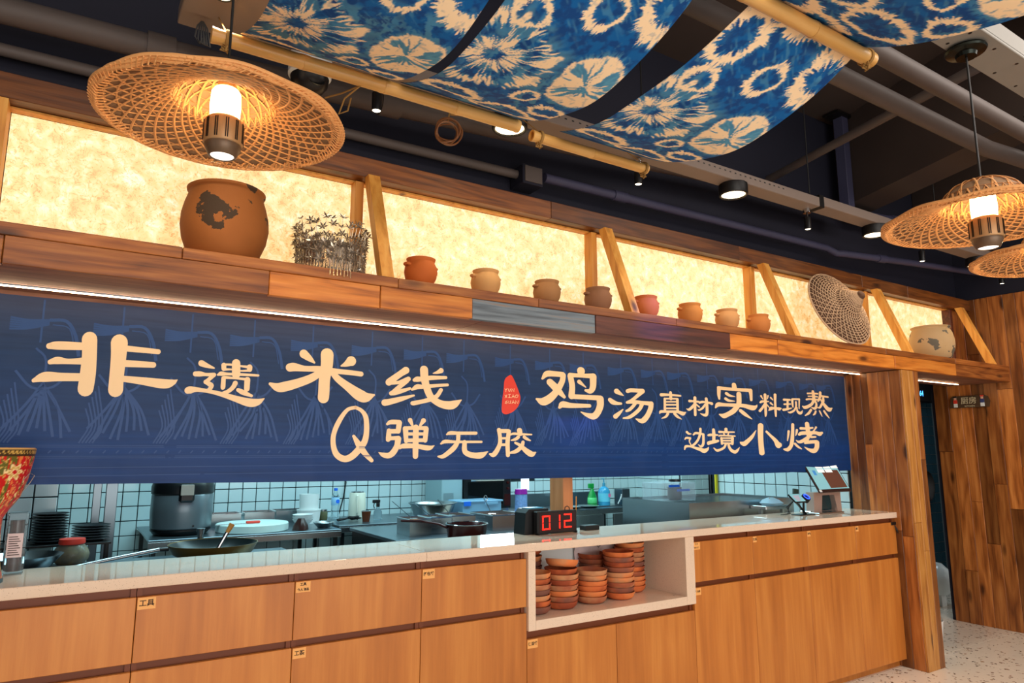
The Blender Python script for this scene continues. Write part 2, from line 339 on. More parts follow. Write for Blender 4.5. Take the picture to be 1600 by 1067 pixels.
# ================================================================ SETTING
# floor: terrazzo slabs with joints
fl = struct('floor')
MB().box(-3, 8.4, -3.5, 6, -.06, -.031).build('floor_bed', M_grout, fl)
slab = MB().box(0, .895, 0, .895, -.03, 0, .0004).build('floor_tile', M_floor, fl); xs0, ys0 = -2.12, 2.5665-.9*6
first = True
for i in range(11):
    for j in range(10):
        p = (xs0+.9*i, ys0+.9*j, 0)
        if first: slab.location = p; first = False
        else: piece(slab, fl, p)
MB().box(-3, 8.4, -3.5, 6, 3.75, 3.85).build('ceiling', M_ceil)['kind'] = 'structure'
cz = struct('ceiling_kitchen'); MB().box(-1.5, 8, 2.85, 5.75, 2.72, 2.78).build('ceiling_panel', M_white, cz)
# bulkhead above the opening (navy) and upper right wall
bk = struct('wall_bulkhead'); MB().box(-1.55, 6.3, 2.745, 2.85, 1.905, 3.75).build('painted_wall', M_navy, bk)
wr = struct('wall_right'); MB().box(6.17, 6.3, -1.5, 3.02, 0, 3.75).build('painted_wall', M_navy, wr)
# planks on the right wall
def planks(parent, horiz, fixed, a0, a1, widths, z0, z1, d, mt=M_plank, seed=1, jn=None):
    rnd = random.Random(seed); a = a0
    while a < a1-.01:
        w = min(rnd.choice(widths), a1-a); cuts = [z0]
        z = z0+rnd.uniform(.35, 1.5)
        while z < z1-.3: cuts.append(z); z += rnd.uniform(.7, 1.6)
        cuts.append(z1)
        for q in range(len(cuts)-1):
            o = rnd.uniform(0, .009)
            if horiz == 'y': mb = MB().box(fixed-d-o, fixed, a+.0008, a+w-.0008, cuts[q]+.0008, cuts[q+1]-.0008, .0015)
            else: mb = MB().box(a+.0008, a+w-.0008, fixed-d-o, fixed, cuts[q]+.0008, cuts[q+1]-.0008, .0015)
            mb.build('plank', mt, parent)
        a += w
planks(wr, 'y', 6.165, .7, 2.99, [.085, .095, .11], 0, 2.59, .012, seed=4)
# end of the plank wall towards the passage
# plank wall right of the last lightbox bay
wb = struct('wall_end_bay'); planks(wb, 'x', 2.744, 5.955, 6.14, [.09], 2.02, 2.58, .012, seed=9)
# partition that carries the post: timber clad, then tiled in the kitchen
wp = struct('wall_partition')
MB().box(4.59, 4.765, 2.425, 2.82, 0, 1.888).build('core', M_carc, wp)
MB().box(4.615, 4.75, 2.822, 4.1, 0, 2.72).build('core', M_tgrout, wp)
pw = [2.425, 2.50, 2.575, 2.65, 2.70, 2.76, 2.822]; rnd = random.Random(5)
for i in range(6):
    c = [0, .75+.1*rnd.random() if i < 2 else rnd.uniform(.3, .8), 1.888] if i != 3 else [0, .5, 1.4, 1.888]
    for q in range(len(c)-1): MB().box(4.576-rnd.uniform(0, .003), 4.59, pw[i]+.0008, pw[i+1]-.0008, c[q]+.0008, c[q+1]-.0008, .0015).build('plank', M_plank, wp)
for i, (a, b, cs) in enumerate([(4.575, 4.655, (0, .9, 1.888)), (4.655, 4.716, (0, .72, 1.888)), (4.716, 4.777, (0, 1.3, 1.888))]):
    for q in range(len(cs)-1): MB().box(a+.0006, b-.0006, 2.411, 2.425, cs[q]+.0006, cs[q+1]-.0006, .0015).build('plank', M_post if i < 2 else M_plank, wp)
for i in range(3): MB().box(4.765, 4.777, 2.426+i*.13, 2.555+i*.13, .001, 1.888, .0015).build('plank', M_plank, wp)
# kitchen tiles, 10 cm, black joints
def tiles(parent, axis, fixed, a0, n, z0, rows, mt, d=.012, p=.1, sgn=-1):
    g = .003; fst = None
    for i in range(n):
        for j in range(rows):
            loc = (a0+i*p, fixed, z0+j*p) if axis == 'x' else (fixed, a0+i*p, z0+j*p)
            if fst is None:
                mb = MB().box(g, p-g, -d, 0, g, p-g, .002) if axis == 'x' else MB().box(-d, 0, g, p-g, g, p-g, .002)
                fst = mb.build('tile', mt, parent, loc=loc)
            else: piece(fst, parent, loc)
def tilefield(parent, axis, fixed, a0, a1, z0, z1, mt, d=.012, p=.1):
    mb = MB(); g = .003; i = 0
    while a0+i*p < a1-.01:
        j = 0
        while z0+j*p < z1-.01:
            A = a0+i*p; B = z0+j*p
            if axis == 'x': mb.box(A+g, A+p-g, fixed-d, fixed, B+g, B+p-g)
            else: mb.box(fixed-d, fixed, A+g, A+p-g, B+g, B+p-g)
            j += 1
        i += 1
    mb.build('tile_field', mt, parent, kind='stuff')
wk = struct('wall_kitchen_back')
kb = MB(); kb.box(-1.5, 3.17, 5.612, 5.7, 0, 2.72); kb.box(3.17, 3.80, 5.612, 5.7, 0, 1.10); kb.box(3.17, 3.80, 5.612, 5.7, 2.1, 2.72); kb.box(3.80, 8, 5.612, 5.7, 0, 2.72); kb.build('core', M_tgrout, wk)
tiles(wk, 'x', 5.612, -.196, 33, .87, 4, M_tile); tiles(wk, 'x', 5.612, 3.104, 7, .87, 2, M_tile); tiles(wk, 'x', 5.612, 3.804, 26, .87, 4, M_tile)
tilefield(wk, 'x', 5.612, .004, 3.1, 1.27, 2.7, M_tile); tilefield(wk, 'x', 5.612, 3.804, 7.9, 1.27, 2.7, M_tile)
tilefield(wk, 'x', 5.612, -.196, 3.1, .07, .87, M_tile); tilefield(wk, 'x', 5.612, 3.804, 7.9, .07, .87, M_tile)
win = struct('window_1'); MB().box(3.64, 3.73, 5.590, 5.599, .985, 1.098, .001).build('low_pane', mat('pale_pane', (225, 235, 255), .3, emit=(225, 235, 255), es=1.2), win); MB().box(3.20, 3.77, 5.64, 5.645, 1.13, 2.07).build('pane', M_window, win)
wf = MB()
for (a, b, c, e) in ((3.17, 3.20, 1.10, 2.1), (3.77, 3.80, 1.10, 2.1), (3.17, 3.8, 1.10, 1.13), (3.17, 3.8, 2.07, 2.1)): wf.box(a, b, 5.6, 5.66, c, e, .002)
wf.build('window_frame', M_white, win)
wt = struct('wall_kitchen_side'); tiles(wt, 'y', 4.615, 2.86, 12, .80, 5, M_tile); tilefield(wt, 'y', 4.615, 2.86, 4.07, 1.30, 2.7, M_tile); tilefield(wt, 'y', 4.615, 2.86, 4.07, .0, .80, M_tile)
MB().box(4.6, 4.76, 4.1, 4.11, .0, 2.72).build('corner_trim', M_darkst, wt)
# tiled pier on the left, in shade
wl = struct('wall_pier_left'); MB().box(-1.5, -.055, 4.13, 4.25, 0, 2.72).build('core', M_tgrout, wl); tiles(wl, 'x', 4.13, -.655, 6, .83, 5, M_tile)
tilefield(wl, 'x', 4.13, -1.355, -.7, .83, 1.3, M_tile)
ws = struct('wall_left'); MB().box(-1.6, -1.5, 1.6, 5.7, 0, 3.75).build('painted_wall', M_navy, ws)
# tiled pier seen right of the sink
wq = struct('wall_pier_right'); MB().box(5.16, 5.6, 5.0, 5.61, 0, 2.72).build('core', M_tgrout, wq); tiles(wq, 'x', 5.0, 5.163, 4, .87, 4, M_tile); tiles(wq, 'y', 5.16, 5.005, 6, .87, 4, M_tile)
# dark passage right of the post
wd = struct('wall_passage'); MB().box(4.76, 8.2, 3.83, 3.93, 0, 2.4).build('core', M_dgrout, wd)
tiles(wd, 'x', 3.83, 6.88, 9, .02, 19, M_dtile)
tilefield(wd, 'x', 3.83, 4.78, 6.85, .02, 2.3, M_dtile)
MB().box(4.76, 8.2, 2.85, 3.9, 2.30, 2.34).build('ceiling_panel', M_black, struct('ceiling_passage'))
MB().box(8.1, 8.2, 2.9, 3.9, 0, 2.4).build('painted_wall', M_navy, struct('wall_passage_end'))

# ---------------------------------------------------------------- the lightbox shelf above the opening
sh = thing('display_shelf', 'long reclaimed timber beam shelf running above the blue banner', 'shelf', (0, 2.41, 1.89))
def P(mb, n, m, par=sh, **k): return mb.build(n, m, par, **k)
ofs = Vector((0, -2.41, -1.89))
def sbox(par, n, m, x0, x1, y0, y1, z0, z1, ch=.002, o=None, **k):
    o = ofs if o is None else o
    return MB().box(x0+o[0], x1+o[0], y0+o[1], y1+o[1], z0+o[2], z1+o[2], ch).build(n, m, par, **k)
for i, (a, b) in enumerate([(-1.5, .24), (.24, 1.0), (1.0, 1.66), (1.66, 2.5), (2.5, 3.32), (3.32, 4.4), (4.4, 5.3), (5.3, 6.15)]):
    sbox(sh, 'shelf_board', M_beam, a+.0008, b-.0008, 2.405, 2.74, 1.976, 2.015)
for i, (a, b, m) in enumerate([(-1.5, -.23, M_beam), (-.23, .52, M_beam), (.52, .93, M_orange), (.93, 1.33, M_orange), (1.33, 1.98, M_blueg), (1.98, 2.9, M_darkb), (2.9, 3.3, M_orange), (3.3, 3.72, M_orange), (3.72, 4.5, M_orange), (4.5, 5.3, M_orange), (5.3, 6.15, M_beam)]):
    sbox(sh, 'fascia_board', m, a+.0008, b-.0008, 2.411-(.004 if i % 2 else 0), 2.44, 1.890, 1.9755)
for (a, b) in [(-1.5, 1.4), (1.4, 3.0), (3.0, 4.6), (4.6, 6.15)]:
    sbox(sh, 'soffit_board', M_soff, a+.0008, b-.0008, 2.441, 2.86, 1.892, 1.902)
# led strips under the shelf
for (a, b, L_) in [(-1.5, 4.572, 'long warm glowing strip light under the timber shelf above the banner'), (4.80, 5.95, 'short warm glowing strip light over the dark passage doorway')]:
    t = thing('strip_light', L_, 'strip light', ((a+b)/2, 2.70, 1.888))
    h = (b-a)/2
    MB().box(-h, h, -.0036, .0036, -.0065, .003).build('diffuser', M_led, t); MB().box(-h, h, -.0052, -.0038, -.0032, .0035).build('profile', M_steel, t); MB().box(-h, h, .0038, .0052, -.0032, .0035).build('profile', M_steel, t)
# the lightbox frame
lb = thing('lightbox_frame', 'timber framed lightbox wall with slanting braces above the shelf', 'light box', (0, 2.64, 2.016))
o2 = Vector((0, -2.64, -2.016))
for i, (a, b) in enumerate([(-1.5, .55), (.55, 1.9), (1.9, 3.3), (3.3, 4.6), (4.6, 5.2), (5.2, 6.15)]):
    sbox(lb, 'top_rail', M_rail, a+.0008, b-.0008, 2.64, 2.70, 2.497, 2.585, .002, o2)
sbox(lb, 'rail_lining', M_pine, -1.5, 5.93, 2.70, 2.735, 2.488, 2.4965, .001, o2)
for X in (.935, 2.21, 3.47, 4.71, 5.91):
    sbox(lb, 'upright', M_darkb if X > 5 else M_pine, X-.028, X+.008, 2.675, 2.735, 2.017, 2.487, .001, o2)
    A = Vector((X+.025, 2.618, 2.495)); B = Vector((X+.025, 2.435, 2.035)); d = (B-A); Lh = d.length/2
    M = Matrix.Translation((A+B)/2+o2) @ Vector((0, -d.y, -d.z)).to_track_quat('Z', 'X').to_matrix().to_4x4()
    mb = MB(); poly = []
    # parallelogram brace cut level at its foot and head
    t = .05; zt, zb = 2.496, 2.0165; yt = 2.60; yb = 2.412
    vs = [(x, y, z) for x in (X, X+.05) for (y, z) in ((yt, zt), (yt+t, zt), (yb+t, zb), (yb, zb))]
    mb.add([(v[0]+o2[0], v[1]+o2[1], v[2]+o2[2]) for v in vs], [(0, 1, 2, 3), (7, 6, 5, 4), (0, 4, 5, 1), (1, 5, 6, 2), (2, 6, 7, 3), (3, 7, 4, 0)])
    mb.build('brace', M_pine, lb)
sbox(lb, 'end_post', M_pine, -.37, -.285, 2.64, 2.735, 2.017, 2.496, .001, o2); sbox(lb, 'end_post', M_beam, -1.5, -.372, 2.66, 2.735, 2.017, 2.496, .001, o2)
pts = [-.284, .905, 2.18, 3.44, 4.68, 5.88]
for a, b in zip(pts[:-1], pts[1:]): sbox(lb, 'glowing_panel', M_glow, a+.001, b-.001 if b < 5.8 else 5.88, 2.7355, 2.742, 2.017, 2.487, 0, o2)

# ---------------------------------------------------------------- ceiling services
def pipe(name, label, cat, pts, r, m, seg=14, coup=(), group=None):
    t = thing(name, label, cat, pts[0], group); o = Vector(pts[0])
    MB().tube([Vector(p)-o for p in pts], r, seg).build('pipe_run', m, t, smooth=True)
    for (i, f) in coup:
        a, b = Vector(pts[i]), Vector(pts[i+1]); c = a.lerp(b, f); d = (b-a).normalized()*.045
        MB().tube([c-d-o, c+d-o], r*1.22, seg).build('coupling', m, t, smooth=True)
    return t
pipe('drain_pipe', 'fat grey drain pipe behind the bamboo poles above the lightbox', 'pipe', [(-1.5, 2.56, 2.72), (.4, 2.56, 2.775), (1.9, 2.56, 2.86), (3.1, 2.56, 2.95), (4.4, 2.56, 2.955)], .045, M_pipe, coup=[(0, .86), (1, .4)])
pipe('wall_conduit', 'thin dark conduit low along the navy wall above the lightbox', 'pipe', [(-1.5, 2.68, 2.665), (1.72, 2.68, 2.70)], .022, M_pipe)
pipe('water_pipe', 'slim purplish pipe running along the navy wall right of its bracket box', 'pipe', [(1.86, 2.64, 2.70), (4.20, 2.64, 2.72), (4.28, 2.62, 2.69), (4.32, 2.60, 2.69), (5.1, 2.55, 2.73), (6.1, 2.5, 2.78)], .024, M_bluepipe, coup=[(0, .21), (3, .55)])
t = thing('junction_box', 'small dark box on the navy wall where the pipes meet', 'box', (1.78, 2.69, 2.69)); MB().box(-.06, .06, -.07, .05, -.05, .05, .004).build('casing', M_navy, t); MB().box(-.05, .05, -.075, -.0705, -.04, .04, .001).build('lid', M_pipe, t)
pipe('ceiling_pipe', 'upper of two thick brown pipes crossing the ceiling at right', 'pipe', [(-1, 1.38, 2.98), (6.1, 1.38, 2.98)], .040, M_pipe, group=None)
pipe('ceiling_pipe', 'lower thick brown pipe nearer the wall bending right under the ceiling', 'pipe', [(-1, 1.57, 2.98), (4.06, 1.57, 2.98), (4.3, 1.54, 2.98), (6.1, 1.40, 3.0)], .043, M_pipe)
pipe('cross_pipe', 'long tan pipe slanting across the ceiling under the brown pipes', 'pipe', [(3.765, 2.74, 3.15), (3.43, 1.20, 3.15)], .026, M_pipe)
pipe('cross_pipe', 'blue grey pipe with black collar right of the steel hanger', 'pipe', [(4.53, 2.62, 3.01), (5.2, 2.62, 3.06), (6.1, 2.62, 3.12)], .045, M_bluepipe, coup=[(0, .75)])
t = thing('steel_hanger', 'blue grey steel hanger dropping from the ceiling to the pipe', 'hanger', (4.46, 2.62, 3.74))
MB().box(-.035, .035, -.035, .035, -.72, 0, .002).build('stem', M_bluepipe, t); MB().box(-.12, .12, -.06, .06, -.02, 0.0, .002).build('ceiling_plate', M_blackm, t)
# skew down-stand beam and its pale soffit
t = struct('ceiling_beam')
def skew(x0, y0, x1, y1, w, z0, z1, m, par, n):
    d = Vector((x1-x0, y1-y0, 0)); s = Vector((d.y, -d.x, 0)).normalized()*w
    a = [(x0, y0), (x1, y1), (x1+s.x, y1+s.y), (x0+s.x, y0+s.y)]
    vs = [(*q, z0) for q in a]+[(*q, z1) for q in a]
    return recalc(MB().add(vs, [(0, 1, 2, 3), (4, 7, 6, 5), (0, 4, 5, 1), (1, 5, 6, 2), (2, 6, 7, 3), (3, 7, 4, 0)]).build(n, m, par))
skew(4.08, 1.3, 4.56, 2.74, .27, 3.1, 3.75, M_ceil, t, 'beam_casing')
skew(5.2, 1.2, 5.6, 2.74, .2, 3.2, 3.75, M_ceil, t, 'beam_casing')
MB().box(2.2, 6.1, 1.02, 1.06, 3.45, 3.75).build('beam_casing', M_ceil, t)
# cable tray with the downlights
tr = thing('cable_tray', 'long beige cable tray crossing below the ceiling with lights under it', 'cable tray', (.165, 2.26, 2.77))
for i, (a, b) in enumerate([(0, 1.35), (1.352, 3.42), (3.424, 5.935)]):
    z = 0 if i < 2 else .012
    MB().box(a, b, 0, .105, z, z+.058, .003).build('tray_section', M_tray, tr)
MB().box(.0, .26, -.25, -.0005, -.012, .06, .003).build('end_box', M_tray, tr); MB().box(3.40, 3.44, -.004, .109, -.002, .073, .001).build('joint_plate', M_blackm, tr)
hl = MB()
for k in range(40): hl.box(1.5+.04*k, 1.512+.04*k, -.0012, -.0002, .035, .041)
hl.build('slot_row', M_black, tr, kind='stuff')
# steel channel, top right
st = thing('steel_channel', 'pale drilled steel channel across the top right ceiling', 'steel beam', (2.1, .905, 2.722))
MB().box(0, 3.9, 0, .125, 0, .012, .002).build('web', M_steelbm, st); MB().box(0, 3.9, 0, .008, .0125, .075).build('flange', M_steelbm, st); MB().box(0, 3.9, .117, .125, .0125, .075).build('flange', M_steelbm, st)
bh = MB()
for k in range(22):
    for yy in (.03, .10): bh.tube([(.12+.17*k, yy, -.0008), (.12+.17*k, yy, .001)], .006, 8)
bh.build('bolt_hole', M_black, st, kind='stuff')
for k, x in enumerate((.6, 2.4, 3.6)): MB().box(x, x+.012, .07, .082, .0125, 1.02).build('hanger_rod', M_blackm, st)
# downlights
def downlight(x, y, z, label, power=13):
    t = thing('downlight', label, 'downlight', (x, y, z), 'round surface downlights under the cable tray')
    MB().lathe([(0, .0595), (.074, .0595), (.076, .057), (.076, .004), (.073, 0), (.064, 0), (.062, .006)], 32).build('housing', M_blackm, t, smooth=True)
    MB().lathe([(.0615, .006), (0, .006)], 32).build('diffuser', M_dl, t)
    light('downlight_beam', 'SPOT', (x, y, z-.005), power, (1, .82, .6), .05, None, (0, 0, 0), 120, .8); return t
for x, lab in ((.262, 'round surface downlight at the left end of the cable tray, half out of view'), (1.45, 'bright round downlight beside the end of the first bamboo pole'), (2.87, 'round black downlight under the tray near the blue cloth edge'), (4.22, 'round black downlight on the tray right of the hanging spot'), (5.58, 'round black downlight between the two right wicker lamps')):
    d_ = downlight(x, 2.312 if x > .5 else 2.08, 2.734 if x < .5 else 2.7095 if x < 3.6 else 2.7215, lab)
    if x < .5: d_.scale = (.42, .42, .42)
def spot(x, y, z, label, power=4, hook=.05):
    t = thing('spotlight', label, 'spotlight', (x, y, z), 'small black cylinder spotlights under the cable tray')
    MB().lathe([(0, .075), (.017, .075), (.019, .072), (.019, .002), (.017, 0), (.0155, .002)], 20).build('barrel', M_black, t, smooth=True)
    MB().lathe([(.0152, .003), (0, .003)], 20).build('lens', M_lens, t)
    MB().tube([(0, 0, .075), (0, 0, .10)], .005, 8).build('swivel', M_blackm, t, smooth=True)
    MB().lathe([(0, .125), (.022, .125), (.022, .10), (0, .10)], 20).build('mount', M_chrome, t, smooth=True)
    light('spot_beam', 'SPOT', (x, y, z-.002), power, (1, .9, .76), .01, None, (0, 0, 0), 60, .6)
spot(.86, 2.33, 2.635, 'small starry spotlight between camera dome and coiled cable')
spot(2.20, 2.33, 2.632, 'small black spotlight below the end of the second bamboo pole')
spot(3.54, 2.33, 2.645, 'small black spotlight hanging from a chrome disc between two downlights')
spot(4.82, 2.33, 2.645, 'tiny black spotlight right of the second round downlight')
spot(6.0, 2.33, 2.645, 'tiny black spotlight at far right below the last wicker lamp')
for k, (x, y, z0, z1) in enumerate([(2.22, 2.31, 2.829, 3.74), (3.55, 2.31, 2.829, 3.74), (5.03, 2.31, 2.845, 3.74)]):
    t = thing('hanger_rod', ['thin black rod dropping to the tray between the cloth bands', 'thin black rod with hook above the hanging spotlight', 'thin black rod behind the middle wicker lamp'][k], 'rod', (x, y, z0)); MB().tube([(0, 0, 0), (0, 0, z1-z0)], .004, 6).build('rod', M_wire, t); MB().box(-.02, .02, -.02, .02, 0, .01).build('foot', M_blackm, t)
